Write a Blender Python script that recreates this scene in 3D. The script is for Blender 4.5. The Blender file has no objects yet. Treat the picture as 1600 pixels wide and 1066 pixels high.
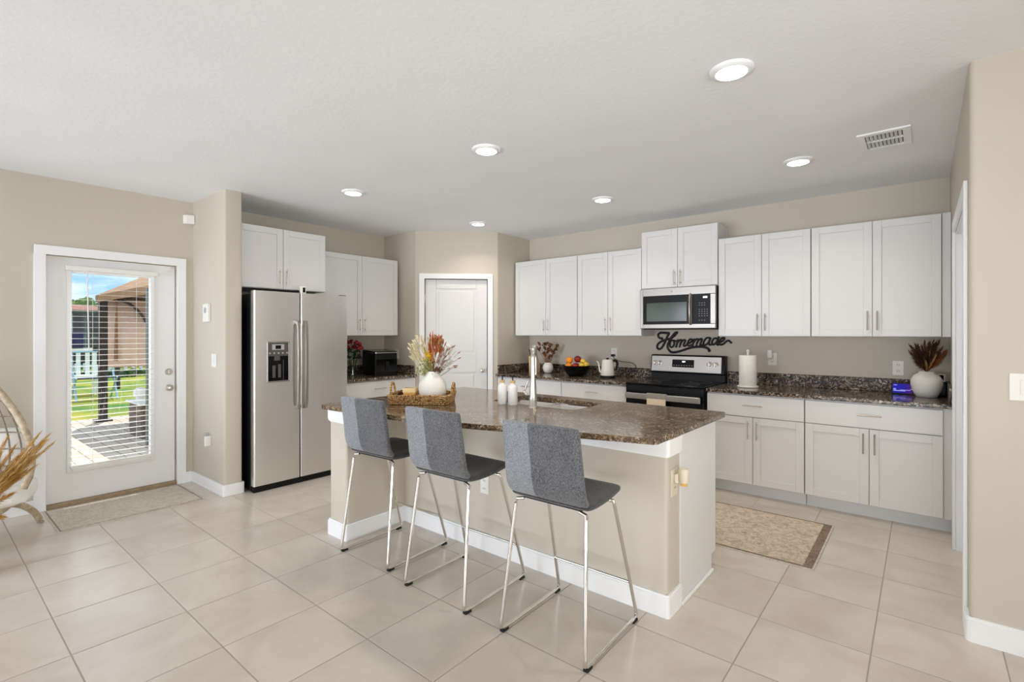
import bpy, bmesh, math, random
from mathutils import Vector, Matrix
random.seed(7)
PI = math.pi
SC = bpy.context.scene
COL = SC.collection

# ------------------------------------------------------------------ camera
cd = bpy.data.cameras.new('camera'); cam = bpy.data.objects.new('camera', cd); COL.objects.link(cam)
cam.location = (0, 0, 1.41); cam.rotation_euler = (PI/2, 0, math.radians(39.485))
cd.sensor_width = 36; cd.lens = 779.2/1600*36; cd.shift_y = -11.7/1600; cd.clip_start = 0.05; cd.clip_end = 300
SC.camera = cam

# ------------------------------------------------------------------ exposure
vs = SC.view_settings
vs.view_transform = 'Standard'; vs.look = 'None'; vs.exposure = -0.07; vs.gamma = 1.0; vs.use_curve_mapping = False

# ------------------------------------------------------------------ world: blue sky with soft clouds
W = bpy.data.worlds.new('world'); SC.world = W; W.use_nodes = True
nt = W.node_tree; nt.nodes.clear()
wo = nt.nodes.new('ShaderNodeOutputWorld'); bg = nt.nodes.new('ShaderNodeBackground')
tc = nt.nodes.new('ShaderNodeTexCoord'); mp = nt.nodes.new('ShaderNodeMapping'); mp.inputs['Scale'].default_value = (1, 1, 3.2)
nz = nt.nodes.new('ShaderNodeTexNoise'); nz.inputs['Scale'].default_value = 3.4; nz.inputs['Detail'].default_value = 7; nz.inputs['Roughness'].default_value = .58
rp = nt.nodes.new('ShaderNodeValToRGB'); rp.color_ramp.elements[0].position = .40; rp.color_ramp.elements[1].position = .55
rp.color_ramp.elements[0].color = (.26, .47, .80, 1); rp.color_ramp.elements[1].color = (.86, .90, .97, 1)
nt.links.new(tc.outputs['Generated'], mp.inputs[0]); nt.links.new(mp.outputs[0], nz.inputs[0]); nt.links.new(nz.outputs[0], rp.inputs[0])
nt.links.new(rp.outputs[0], bg.inputs[0]); bg.inputs[1].default_value = 1.9; nt.links.new(bg.outputs[0], wo.inputs[0])

# ------------------------------------------------------------------ sun (afternoon, outside)
sd = bpy.data.lights.new('sun', 'SUN'); so = bpy.data.objects.new('sun', sd); COL.objects.link(so)
sd.energy = 5.4; sd.angle = math.radians(.6); sd.color = (1, .95, .87)
so.rotation_euler = Vector((-.50, .28, 1.15)).to_track_quat('Z', 'Y').to_euler()

# ------------------------------------------------------------------ unseen area lights: assumed window daylight, plus added fills
def area(name, loc, tgt, sx, sy, power, col, spread=180):
    d = bpy.data.lights.new(name, 'AREA'); d.shape = 'RECTANGLE'; d.size = sx; d.size_y = sy; d.energy = power; d.color = col; d.spread = math.radians(spread)
    o = bpy.data.objects.new(name, d); COL.objects.link(o); o.location = loc
    o.rotation_euler = (Vector(loc)-Vector(tgt)).to_track_quat('Z', 'Y').to_euler(); return o
area('daylight_fill', (-3.9, -3.7, 1.2), (-4.3, 1.5, .5), 2.6, 2.0, 74, (.80, .86, 1.0), 120)
area('daylight_fill', (1.3, -3.9, 1.35), (.6, 2, 1.0), 2.2, 1.9, 42, (1, .95, .96), 120)
area('daylight_fill', (-1.6, -3.7, .45), (-2.0, 4.2, 2.6), 5.2, .8, 15, (.94, 1, 1.0), 50)  # added fill from the rear, aimed up to brighten the ceiling
area('daylight_fill', (3.4, 0.2, .9), (-2.5, 3.2, 2.6), 2.6, 1.5, 13, (.9, .97, 1.0), 60)  # added fill from the right side, tilted up at the ceiling
area('daylight_fill', (3.4, 0.25, 1.3), (-3, .6, 1.0), 2.6, 1.8, 30, (1, .99, .93), 90)  # added level fill from the right, brightens the patio door side
area('daylight_fill', (-5.3, -1.7, 1.1), (-2, .5, .6), 2.2, 2.0, 17, (.86, .98, 1.0), 120)

# ================================================================== materials
def sr(r, g, b):
    f = lambda c: (c/255/12.92) if c/255 <= .04045 else ((c/255+.055)/1.055)**2.4
    return (f(r), f(g), f(b), 1)
def mat(name, col, rough=.5, metal=0, spec=.5, **k):
    m = bpy.data.materials.new(name); m.use_nodes = True; n = m.node_tree; b = n.nodes['Principled BSDF']
    b.inputs['Base Color'].default_value = col; b.inputs['Roughness'].default_value = rough; b.inputs['Metallic'].default_value = metal
    b.inputs['Specular IOR Level'].default_value = spec
    for a, v in k.items(): b.inputs[a.replace('_', ' ')].default_value = v
    return m
def N(m, t, **k):
    n = m.node_tree.nodes.new(t)
    for a, v in k.items():
        if a in n.inputs: n.inputs[a].default_value = v
        else: setattr(n, a, v)
    return n
def L(m, a, b): m.node_tree.links.new(a, b)
def bs(m): return m.node_tree.nodes['Principled BSDF']
def coords(m, kind='Object', scale=(1, 1, 1)):
    t = N(m, 'ShaderNodeTexCoord'); p = N(m, 'ShaderNodeMapping'); p.inputs['Scale'].default_value = scale
    L(m, t.outputs[kind], p.inputs[0]); return p.outputs[0]
def ramp(m, fac, stops, interp='LINEAR'):
    r = N(m, 'ShaderNodeValToRGB'); cr = r.color_ramp; cr.interpolation = interp
    while len(cr.elements) < len(stops): cr.elements.new(.5)
    for e, (p, c) in zip(cr.elements, stops): e.position = p; e.color = c
    L(m, fac, r.inputs[0]); return r.outputs[0]
def noise(m, vec, scale, detail=3, rough=.5):
    n = N(m, 'ShaderNodeTexNoise', Scale=scale, Detail=detail, Roughness=rough); L(m, vec, n.inputs['Vector']); return n.outputs[0]
def bump(m, h, strength, dist=.01):
    b = N(m, 'ShaderNodeBump', Strength=strength, Distance=dist); L(m, h, b.inputs['Height']); L(m, b.outputs[0], bs(m).inputs['Normal'])
def mix(m, fac, a, b, mode='MIX'):
    x = N(m, 'ShaderNodeMix', data_type='RGBA', blend_type=mode)
    for s, v in ((x.inputs[0], fac), (x.inputs[6], a), (x.inputs[7], b)):
        if hasattr(v, 'is_output'): L(m, v, s)
        else: s.default_value = v
    return x.outputs[2]
def mottled(name, c1, c2, scale, rough=.6, bmp=0, bscale=None, detail=4, metal=0, vscale=(1, 1, 1), dist=.004, spec=.5):
    m = mat(name, c1, rough, metal, spec); v = coords(m, scale=vscale)
    L(m, ramp(m, noise(m, v, scale, detail), [(.35, c1), (.65, c2)]), bs(m).inputs['Base Color'])
    if bmp: bump(m, noise(m, v, bscale or scale, 3), bmp, dist)
    return m

M = {}
M['wall'] = mottled('beige_wall_paint', sr(203, 194, 179), sr(206, 197, 183), 1.2, .62, .12, 120, dist=.002)
M['ceiling'] = mottled('white_textured_ceiling', sr(243, 244, 246), sr(246, 247, 249), 2, .9, .22, 38, dist=.006)
M['trim'] = mat('white_trim_paint', sr(245, 246, 246), .35)
M['door'] = mat('white_door_paint', sr(243, 244, 244), .32)
M['cabinet'] = mat('white_cabinet_paint', sr(229, 228, 227), .32)
M['kick'] = mat('grey_white_toe_kick', sr(232, 234, 236), .5)
M['chrome'] = mat('chrome', sr(225, 222, 216), .12, 1)
M['nickel'] = mat('brushed_nickel', sr(200, 195, 188), .28, 1)
M['black_gloss'] = mat('black_gloss', sr(4, 4, 5), .1, 0, .3)
M['panel_black'] = mat('black_control_panel', sr(8, 8, 10), .4, 0, .25)
M['black'] = mat('black_plastic', sr(8, 8, 9), .42, 0, .3)
M['rubber'] = mat('black_rubber', sr(18, 18, 18), .7)
M['iron'] = mat('matte_black_metal', sr(12, 12, 12), .55)
M['white_plastic'] = mat('white_plastic', sr(238, 236, 230), .4)
M['cream_plastic'] = mat('cream_plastic', sr(226, 216, 194), .4)
M['slot'] = mat('dark_slot', sr(60, 55, 50), .6)
M['blind'] = mat('white_blind', sr(240, 239, 234), .45)
M['ceramic'] = mottled('matte_white_ceramic', sr(233, 230, 224), sr(240, 238, 233), 6, .55, .1, 30)
M['ceramic_rough'] = mottled('white_plaster_vase', sr(232, 229, 222), sr(244, 242, 236), 9, .8, .5, 26, dist=.008)
M['paper'] = mottled('paper_towel', sr(240, 236, 228), sr(246, 243, 237), 30, .9, .3, 160)
M['candle'] = mat('amber_candle_wax', sr(226, 178, 92), .35, 0, .5)
M['candle_rim'] = mat('pale_candle_glass', sr(236, 212, 160), .15)
M['bottle'] = mat('white_soap_bottle', sr(238, 237, 233), .35)
M['bamboo'] = mottled('bamboo', sr(196, 158, 92), sr(216, 182, 120), 20, .5)
M['grass_dry'] = mottled('dried_pampas', sr(186, 138, 62), sr(222, 184, 118), 14, .9)
M['brown_dry'] = mottled('dark_brown_pampas', sr(60, 36, 22), sr(112, 72, 42), 14, .9)
M['rust_dry'] = mottled('rust_dried_stems', sr(120, 62, 34), sr(158, 96, 52), 14, .9)
M['tan_dry'] = mottled('tan_dried_stems', sr(172, 130, 78), sr(206, 166, 110), 14, .9)
M['rattan'] = mottled('grey_rattan', sr(168, 150, 124), sr(204, 188, 162), 30, .6, .4, 120)
M['cane'] = mottled('dark_grey_cane', sr(112, 100, 84), sr(146, 132, 112), 30, .6)
M['cushion'] = mottled('white_cushion', sr(238, 236, 228), sr(246, 245, 240), 5, .9, .3, 12, dist=.02)
M['leaf'] = mottled('dark_green_leaf', sr(22, 40, 22), sr(46, 70, 38), 10, .5)
M['rose'] = mottled('dark_red_rose', sr(112, 14, 26), sr(160, 30, 44), 20, .6)
M['pink'] = mat('pale_pink_flower', sr(236, 200, 184), .7)
M['orange'] = mottled('orange_peel', sr(240, 138, 20), sr(248, 160, 40), 12, .42, .25, 220, dist=.002)
M['apple'] = mottled('red_apple_skin', sr(150, 22, 26), sr(206, 70, 44), 9, .3)
M['dark_apple'] = mottled('dark_red_apple_skin', sr(96, 14, 22), sr(170, 44, 30), 12, .3)
M['lemon'] = mottled('yellow_lemon_skin', sr(236, 190, 40), sr(244, 206, 80), 10, .4)
M['wood'] = mottled('pale_wood', sr(206, 176, 136), sr(222, 196, 160), 8, .5, vscale=(1, 1, 6))
M['tan_wood'] = mottled('tan_threshold', sr(150, 128, 98), sr(168, 146, 116), 20, .5)
M['soft_grey'] = mat('soft_grey_plastic', sr(176, 176, 174), .45)
M['cloth_grey'] = mottled('grey_towel_band', sr(150, 146, 136), sr(166, 162, 152), 60, .95, .3, 200)
M['cloth_cream'] = mottled('cream_towel', sr(232, 214, 186), sr(240, 224, 200), 60, .95, .3, 200)
M['dark_panel'] = mat('dark_grey_panel', sr(84, 82, 80), .35)

# stainless steel, vertical/horizontal brushing
def steel(name, vs_, c=(198, 194, 188), rough=.26):
    m = mat(name, sr(*c), rough, 1); v = coords(m, scale=vs_)
    r = N(m, 'ShaderNodeMapRange'); r.inputs[3].default_value = rough-.05; r.inputs[4].default_value = rough+.08
    h = noise(m, v, 60, 2); L(m, h, r.inputs[0]); L(m, r.outputs[0], bs(m).inputs['Roughness'])
    return m
M['steel'] = steel('brushed_stainless_steel', (1, .02, 1), (230, 228, 226), rough=.32)
M['steel_x'] = steel('stainless_steel', (.02, 1, 1), (172, 168, 162), .34)
M['sink'] = steel('sink_steel', (1, 1, 1), (214, 212, 208), .3)

# glass
def glass_mat(name, tint, gloss=.06):
    m = bpy.data.materials.new(name); m.use_nodes = True; n = m.node_tree; n.nodes.clear()
    o = n.nodes.new('ShaderNodeOutputMaterial'); t = n.nodes.new('ShaderNodeBsdfTransparent'); g = n.nodes.new('ShaderNodeBsdfGlossy'); x = n.nodes.new('ShaderNodeMixShader')
    t.inputs[0].default_value = tint; g.inputs['Roughness'].default_value = .02; x.inputs[0].default_value = gloss
    n.links.new(t.outputs[0], x.inputs[1]); n.links.new(g.outputs[0], x.inputs[2]); n.links.new(x.outputs[0], o.inputs[0]); return m
M['glass'] = glass_mat('clear_glass', (.97, .98, .98, 1), .05)
M['vase_glass'] = glass_mat('vase_glass', (.78, .84, .80, 1), .18)

def emit(name, col, s):
    m = mat(name, (0, 0, 0, 1), .4); bs(m).inputs['Emission Color'].default_value = col; bs(m).inputs['Emission Strength'].default_value = s; return m
M['lamp'] = emit('lit_lamp_diffuser', (1, .95, .86, 1), 14)
M['digit'] = emit('lit_white_digits', (.9, .95, 1, 1), 2.2)
M['dim_digit'] = emit('dim_grey_digits', (.8, .8, .8, 1), .35)

# floor tile
def floor_mat():
    m = mat('beige_floor_tile', sr(200, 186, 168), .3)
    g = N(m, 'ShaderNodeNewGeometry'); sp = N(m, 'ShaderNodeSeparateXYZ'); L(m, g.outputs['Position'], sp.inputs[0])
    def mth(op, a, b=None):
        n = N(m, 'ShaderNodeMath', operation=op)
        for i, v in enumerate((a, b)):
            if v is None: continue
            if hasattr(v, 'is_output'): L(m, v, n.inputs[i])
            else: n.inputs[i].default_value = v
        return n.outputs[0]
    def cell(s, o, p):
        t = mth('DIVIDE', mth('SUBTRACT', s, o), p); fr = mth('FRACT', t); fl = mth('FLOOR', t)
        d = mth('MULTIPLY', mth('MINIMUM', fr, mth('SUBTRACT', 1.0, fr)), p); return d, fl
    dx, ix = cell(sp.outputs[0], -4.231, .4505); dy, iy = cell(sp.outputs[1], .459, .4459)
    d = mth('MINIMUM', dx, dy)
    gm = N(m, 'ShaderNodeMapRange', interpolation_type='SMOOTHSTEP'); L(m, d, gm.inputs[0]); gm.inputs[1].default_value = .0018; gm.inputs[2].default_value = .0034
    cb = N(m, 'ShaderNodeCombineXYZ'); L(m, ix, cb.inputs[0]); L(m, iy, cb.inputs[1])
    wn = N(m, 'ShaderNodeTexWhiteNoise', noise_dimensions='2D'); L(m, cb.outputs[0], wn.inputs[0])
    ad = N(m, 'ShaderNodeVectorMath', operation='MULTIPLY_ADD'); L(m, wn.outputs['Color'], ad.inputs[0]); ad.inputs[1].default_value = (9, 9, 0); L(m, g.outputs['Position'], ad.inputs[2])
    n1 = N(m, 'ShaderNodeTexNoise', Scale=2.6, Detail=6, Roughness=.6, Distortion=.8); L(m, ad.outputs[0], n1.inputs['Vector'])
    tile = ramp(m, n1.outputs[0], [(.3, sr(203, 192, 180)), (.5, sr(212, 202, 190)), (.72, sr(220, 212, 201))])
    tv = N(m, 'ShaderNodeMapRange'); L(m, wn.outputs[0], tv.inputs[0]); tv.inputs[3].default_value = .965; tv.inputs[4].default_value = 1.02
    tile = mix(m, 1.0, tile, tv.outputs[0], 'MULTIPLY')
    L(m, mix(m, gm.outputs[0], sr(166, 156, 142), tile), bs(m).inputs['Base Color'])
    rr = N(m, 'ShaderNodeMapRange'); L(m, gm.outputs[0], rr.inputs[0]); rr.inputs[3].default_value = .75; rr.inputs[4].default_value = .2
    L(m, rr.outputs[0], bs(m).inputs['Roughness'])
    gb = N(m, 'ShaderNodeMapRange', interpolation_type='SMOOTHSTEP'); L(m, d, gb.inputs[0]); gb.inputs[1].default_value = 0; gb.inputs[2].default_value = .006
    bump(m, gb.outputs[0], .5, .002)
    return m
M['floor'] = floor_mat()

# granite
def granite(name, scale=1.0, veins=False):
    m = mat(name, sr(110, 92, 76), .12); v = coords(m)
    vo = N(m, 'ShaderNodeTexVoronoi', Scale=95*scale); dn = N(m, 'ShaderNodeTexNoise', Scale=40, Detail=3)
    L(m, v, dn.inputs['Vector']); mx = N(m, 'ShaderNodeVectorMath', operation='MULTIPLY_ADD'); L(m, dn.outputs['Color'], mx.inputs[0]); mx.inputs[1].default_value = (.012, .012, .012); L(m, v, mx.inputs[2])
    L(m, mx.outputs[0], vo.inputs['Vector'])
    s2 = N(m, 'ShaderNodeSeparateColor'); L(m, vo.outputs['Color'], s2.inputs[0])
    sp = ramp(m, s2.outputs[0], [(0, sr(24, 19, 17)), (.24, sr(52, 40, 33)), (.42, sr(98, 80, 66)), (.62, sr(136, 118, 100)), (.82, sr(166, 150, 132)), (.93, sr(196, 186, 174))], 'CONSTANT')
    big = noise(m, v, 9, 5, .6)
    f = ramp(m, big, [(.36, (0, 0, 0, 1)), (.56, (1, 1, 1, 1))])
    col = mix(m, f, mix(m, .55, sp, sr(40, 32, 28)), sp)
    if veins:
        w = N(m, 'ShaderNodeTexNoise', Scale=2.4, Detail=6, Roughness=.62, Distortion=2.6); L(m, v, w.inputs['Vector'])
        vm = ramp(m, w.outputs[0], [(.44, (0, 0, 0, 1)), (.49, (1, 1, 1, 1)), (.53, (0, 0, 0, 1))])
        col = mix(m, mix(m, .75, (0, 0, 0, 1), vm), mix(m, .28, col, sr(158, 128, 90)), sr(44, 32, 26))
    L(m, col, bs(m).inputs['Base Color']); return m
M['granite'] = granite('dark_speckled_granite')
M['granite_splash'] = granite('honed_dark_speckled_granite'); bs(M['granite_splash']).inputs['Roughness'].default_value = .38; bs(M['granite_splash']).inputs['Specular IOR Level'].default_value = .3
M['granite_island'] = granite('brown_veined_granite', 1.15, True)

# grey felt fabric with a lighter left part (local x decides)
def felt(name, two):
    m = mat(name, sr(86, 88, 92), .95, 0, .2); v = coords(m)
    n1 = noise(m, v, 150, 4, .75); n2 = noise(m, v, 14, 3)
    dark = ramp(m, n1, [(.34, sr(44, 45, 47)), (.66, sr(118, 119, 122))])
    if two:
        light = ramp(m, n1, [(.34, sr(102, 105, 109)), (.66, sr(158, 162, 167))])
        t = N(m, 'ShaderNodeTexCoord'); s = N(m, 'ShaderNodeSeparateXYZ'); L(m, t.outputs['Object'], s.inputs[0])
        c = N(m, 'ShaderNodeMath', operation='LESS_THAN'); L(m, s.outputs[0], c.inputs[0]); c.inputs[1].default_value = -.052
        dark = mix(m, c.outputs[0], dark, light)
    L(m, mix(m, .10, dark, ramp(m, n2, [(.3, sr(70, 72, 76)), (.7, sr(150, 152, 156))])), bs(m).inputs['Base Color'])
    bump(m, n1, .35, .002)
    bs(m).inputs['Sheen Weight'].default_value = .25
    return m
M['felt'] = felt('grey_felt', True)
M['felt_seat'] = felt('charcoal_felt', False)
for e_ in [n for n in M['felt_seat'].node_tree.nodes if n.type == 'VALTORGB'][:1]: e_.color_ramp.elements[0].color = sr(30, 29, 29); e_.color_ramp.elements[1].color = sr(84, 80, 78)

# rugs
def rug_mat(name, base, fig, dark, sc):
    m = mat(name, base, .95, 0, .1); v = coords(m)
    n1 = N(m, 'ShaderNodeTexNoise', Scale=sc, Detail=5, Roughness=.65, Distortion=1.6); L(m, v, n1.inputs['Vector'])
    vo = N(m, 'ShaderNodeTexVoronoi', Scale=sc*.42, distance='EUCLIDEAN'); L(m, v, vo.inputs['Vector'])
    f1 = ramp(m, n1.outputs[0], [(.47, (0, 0, 0, 1)), (.56, (1, 1, 1, 1))])
    f2 = ramp(m, vo.outputs['Distance'], [(.10, (1, 1, 1, 1)), (.18, (0, 0, 0, 1)), (.26, (0, 0, 0, 1)), (.30, (.7, .7, .7, 1)), (.36, (0, 0, 0, 1))])
    c = mix(m, f1, base, fig); c = mix(m, mix(m, .5, (0, 0, 0, 1), f2), c, dark)
    L(m, c, bs(m).inputs['Base Color']); bump(m, noise(m, v, 300, 2), .3, .002); return m
M['rug'] = rug_mat('faded_floral_rug', sr(216, 202, 184), sr(190, 174, 156), sr(150, 132, 116), 20)
M['rug_border'] = rug_mat('taupe_rug_border', sr(150, 134, 118), sr(128, 110, 96), sr(100, 84, 72), 30)
M['mat_rug'] = rug_mat('pale_grey_rug', sr(212, 204, 192), sr(196, 187, 174), sr(176, 166, 154), 22)
M['mat_border'] = mat('grey_rug_edge', sr(150, 142, 130), .95, 0, .1)

# woven basket
def weave():
    m = mat('woven_seagrass', sr(190, 152, 96), .85); v = coords(m)
    w = N(m, 'ShaderNodeTexVoronoi', Scale=110); L(m, v, w.inputs['Vector'])
    L(m, ramp(m, w.outputs['Distance'], [(.1, sr(226, 196, 144)), (.5, sr(176, 134, 78)), (.8, sr(96, 66, 34))]), bs(m).inputs['Base Color']); bump(m, w.outputs['Distance'], .6, .004); return m
M['weave'] = weave()

# outdoors
def pavers():
    m = mat('tan_pavers', sr(214, 200, 178), .9); v = coords(m)
    b = N(m, 'ShaderNodeTexBrick', Scale=1.0); b.inputs['Color1'].default_value = sr(200, 190, 172); b.inputs['Color2'].default_value = sr(184, 170, 152); b.inputs['Mortar'].default_value = sr(140, 126, 108)
    b.inputs['Brick Width'].default_value = .3; b.inputs['Row Height'].default_value = .15; b.inputs['Mortar Size'].default_value = .008
    L(m, v, b.inputs['Vector']); L(m, b.outputs[0], bs(m).inputs['Base Color']); return m
M['paver'] = pavers()
M['lawn'] = mottled('lawn_grass', sr(44, 104, 10), sr(150, 146, 22), .9, .95, .6, 40, 8)
M['foliage'] = mottled('tree_foliage', sr(38, 78, 28), sr(110, 140, 60), 3, .8)
M['bark'] = mat('bark', sr(90, 76, 62), .9)
M['bronze'] = mat('dark_bronze_metal', sr(34, 26, 24), .5)
M['brown_post'] = mat('brown_post_paint', sr(84, 58, 38), .6)
M['grey_post'] = mat('grey_green_metal', sr(120, 128, 126), .5)
M['canvas'] = mottled('tan_canopy_canvas', sr(140, 106, 74), sr(160, 124, 90), 3, .9)
M['curtain'] = mottled('beige_curtain', sr(232, 208, 190), sr(238, 216, 200), 2, .9)
M['fence_paint'] = mat('white_fence_paint', sr(226, 232, 226), .6)
M['stucco'] = mottled('pale_blue_grey_stucco', sr(120, 146, 154), sr(132, 156, 164), 3, .9)
M['shingle'] = mottled('red_brown_shingle', sr(120, 78, 66), sr(146, 100, 84), 8, .9)
M['dark_glass'] = mat('dark_window_glass', sr(12, 34, 40), .15)
M['navy'] = mat('navy_fabric', sr(24, 30, 78), .8)
M['cabinet_out'] = mottled('dark_taupe_resin', sr(92, 80, 70), sr(112, 98, 86), 6, .7)
M['hedge'] = mottled('hedge_foliage', sr(24, 54, 26), sr(52, 92, 36), 6, .8)

# ================================================================== mesh helpers
_org = {}
class MB:
    def __init__(s, T=None):
        s.bm = bmesh.new(); s.T = T
    def v(s, p):
        if s.T: p = s.T(*p)
        return s.bm.verts.new(p)
    def f(s, vs_):
        try: return s.bm.faces.new(vs_)
        except ValueError: return None
    def box(s, x0, y0, z0, x1, y1, z1):
        v = [s.v(p) for p in ((x0, y0, z0), (x1, y0, z0), (x1, y1, z0), (x0, y1, z0), (x0, y0, z1), (x1, y0, z1), (x1, y1, z1), (x0, y1, z1))]
        for q in ((0, 3, 2, 1), (4, 5, 6, 7), (0, 1, 5, 4), (1, 2, 6, 5), (2, 3, 7, 6), (3, 0, 4, 7)): s.f([v[i] for i in q])
        return s
    def prism(s, poly, z0, z1):
        a = [s.v((x, y, z0)) for x, y in poly]; b = [s.v((x, y, z1)) for x, y in poly]; n = len(poly)
        s.f(a[::-1]); s.f(b)
        for i in range(n): s.f([a[i], a[(i+1) % n], b[(i+1) % n], b[i]])
        return s
    def ring(s, c, d, r, n, up=None, flat=1.0):
        d = Vector(d).normalized(); u = Vector(up) if up else (Vector((0, 0, 1)) if abs(d.z) < .95 else Vector((1, 0, 0)))
        a = d.cross(u).normalized(); b = d.cross(a).normalized()
        return [s.v(Vector(c)+a*math.cos(2*PI*i/n)*r+b*math.sin(2*PI*i/n)*r*flat) for i in range(n)]
    def tube(s, pts, r, n=8, closed=False, up=None, flat=1.0, caps=True):
        pts = [Vector(p) for p in pts]; k = len(pts); rs = r if isinstance(r, (list, tuple)) else [r]*k; R = []
        for i, p in enumerate(pts):
            if closed: d = pts[(i+1) % k]-pts[i-1]
            else: d = pts[min(i+1, k-1)]-pts[max(i-1, 0)]
            if d.length < 1e-9: d = Vector((0, 0, 1))
            R.append(s.ring(p, d, rs[i], n, up, flat))
        for i in range(k if closed else k-1):
            A, B = R[i], R[(i+1) % k]
            for j in range(n): s.f([A[j], A[(j+1) % n], B[(j+1) % n], B[j]])
        if not closed and caps: s.f(R[0][::-1]); s.f(R[-1])
        return s
    def cyl(s, p0, p1, r0, r1=None, n=16): return s.tube([p0, p1], [r0, r0 if r1 is None else r1], n)
    def lathe(s, prof, c=(0, 0, 0), n=32, caps=True):
        R = [[s.v((c[0]+r*math.cos(2*PI*i/n), c[1]+r*math.sin(2*PI*i/n), c[2]+z)) for i in range(n)] for r, z in prof]
        for A, B in zip(R, R[1:]):
            for j in range(n): s.f([A[j], A[(j+1) % n], B[(j+1) % n], B[j]])
        if caps: s.f(R[0][::-1]); s.f(R[-1])
        return s
    def ball(s, c, r, sx=1, sy=1, sz=1, sub=2):
        res = bmesh.ops.create_icosphere(s.bm, subdivisions=sub, radius=r)
        for w in res['verts']:
            p = (c[0]+w.co.x*sx, c[1]+w.co.y*sy, c[2]+w.co.z*sz); w.co = s.T(*p) if s.T else p
        return s
    def build(s, name, m, parent=None, bevel=0, seg=2, smooth=None, local=False, solid=0, sub=0):
        bmesh.ops.recalc_face_normals(s.bm, faces=s.bm.faces)
        if parent is not None and not local:
            o_ = _org[parent.name]
            for w in s.bm.verts: w.co -= o_
        me = bpy.data.meshes.new(name); s.bm.to_mesh(me); s.bm.free(); me.materials.append(M[m] if isinstance(m, str) else m)
        o = bpy.data.objects.new(name, me); COL.objects.link(o)
        if parent is not None: o.parent = parent; _org[o.name] = _org[parent.name]
        else: _org[o.name] = Vector((0, 0, 0))
        if smooth is not None:
            for p in me.polygons: p.use_smooth = True
            me.set_sharp_from_angle(angle=math.radians(smooth))
        if solid:
            d = o.modifiers.new('thickness', 'SOLIDIFY'); d.thickness = solid; d.offset = 0
        if sub:
            d = o.modifiers.new('subdivision', 'SUBSURF'); d.levels = sub; d.render_levels = sub
        if bevel:
            d = o.modifiers.new('bevel', 'BEVEL'); d.width = bevel; d.segments = seg; d.limit_method = 'ANGLE'; d.angle_limit = math.radians(40)
            for p in me.polygons: p.use_smooth = True
            me.set_sharp_from_angle(angle=math.radians(60)) if not smooth else None
            d.harden_normals = True
        return o
def thing(name, loc, label, cat, group=None, rz=0):
    o = bpy.data.objects.new(name, None); COL.objects.link(o); o.location = loc; o.rotation_euler = (0, 0, rz); o.empty_display_size = .1
    o['label'] = label; o['category'] = cat
    if group: o['group'] = group
    _org[o.name] = Vector(loc); return o
def tag(o, label, cat, group=None):
    o['label'] = label; o['category'] = cat
    if group: o['group'] = group
    return o
def struct(o): o['kind'] = 'structure'; return o
def fil(poly, idx, r, n=5):
    out = []
    for i, p in enumerate(poly):
        if i not in idx: out.append(p); continue
        a, b, c = Vector(poly[i-1]), Vector(p), Vector(poly[(i+1) % len(poly)])
        u, w = (a-b).normalized(), (c-b).normalized(); ang = u.angle(w); d = r/math.tan(ang/2)
        cen = b+(u+w).normalized()*(r/math.sin(ang/2)); s_, e_ = b+u*d, b+w*d
        q0, q1 = s_-cen, e_-cen; a0 = math.atan2(q0.y, q0.x); a1 = math.atan2(q1.y, q1.x); da = (a1-a0+PI) % (2*PI)-PI
        for k in range(n+1): t = a0+da*k/n; out.append((cen.x+r*math.cos(t), cen.y+r*math.sin(t)))
    return out
def spline(pts, n=8):
    P = [Vector(p) for p in pts]; out = []
    for i in range(len(P)-1):
        a, b, c, d = P[max(i-1, 0)], P[i], P[i+1], P[min(i+2, len(P)-1)]
        for k in range(n):
            t = k/n; out.append(.5*((2*b)+(c-a)*t+(2*a-5*b+4*c-d)*t*t+(3*b-a-3*c+d)*t**3))
    out.append(P[-1]); return out
RTV = Vector((math.cos(math.radians(39.5)), math.sin(math.radians(39.5)), 0))
# wall frames: (along, out, z)
YB = 5.29; XL = -5.39; XR = .165; CZ = 2.66
def TB(yf): return lambda a, d, z: (a, yf-d, z)      # faces -Y
def TL(xf): return lambda a, d, z: (xf+d, a, z)      # faces +X

# ================================================================== room shell
struct(MB().box(-5.51, -4.2, -.12, 3.7, 5.41, 0).build('floor', 'floor'))
struct(MB().box(-5.51, -4.2, CZ, 3.7, 5.41, CZ+.12).build('ceiling', 'ceiling'))
DY0, DY1, DZ = .70, 1.612, 2.045
w = MB(); w.box(-5.51, -4.2, 0, XL, DY0, CZ); w.box(-5.51, DY1, 0, XL, 5.41, CZ); w.box(-5.51, DY0, DZ, XL, DY1, CZ); struct(w.build('wall_left', 'wall'))
struct(MB().box(XL, YB, 0, XR+.15, 5.41, CZ).build('wall_back', 'wall'))
struct(MB().prism(fil([(XL, 1.742), (-4.655, 1.742), (-4.655, 1.893), (XL, 1.893)], (1, 2), .02), 0, CZ).build('wall_stub', 'wall', smooth=40))
# right wall with doorway, rounded outer corner, continuing to the right
OY0, OY1, OZ = 3.285, 4.34, 2.07
w = MB(); w.prism(fil([(XR, OY0), (XR, 3.105), (3.7, 3.105), (3.7, 3.225), (XR+.12, 3.225), (XR+.12, OY0)], (1,), .022), 0, CZ)
w.box(XR, OY1, 0, XR+.12, YB, CZ); w.box(XR, OY0, OZ, XR+.12, OY1, CZ); struct(w.build('wall_right', 'wall', smooth=40))
struct(MB().box(-5.51, -4.32, 0, 3.7, -4.2, CZ).build('wall_rear', 'wall'))
struct(MB().box(3.58, -4.2, 0, 3.7, 3.105, CZ).build('wall_side', 'wall'))
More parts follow.
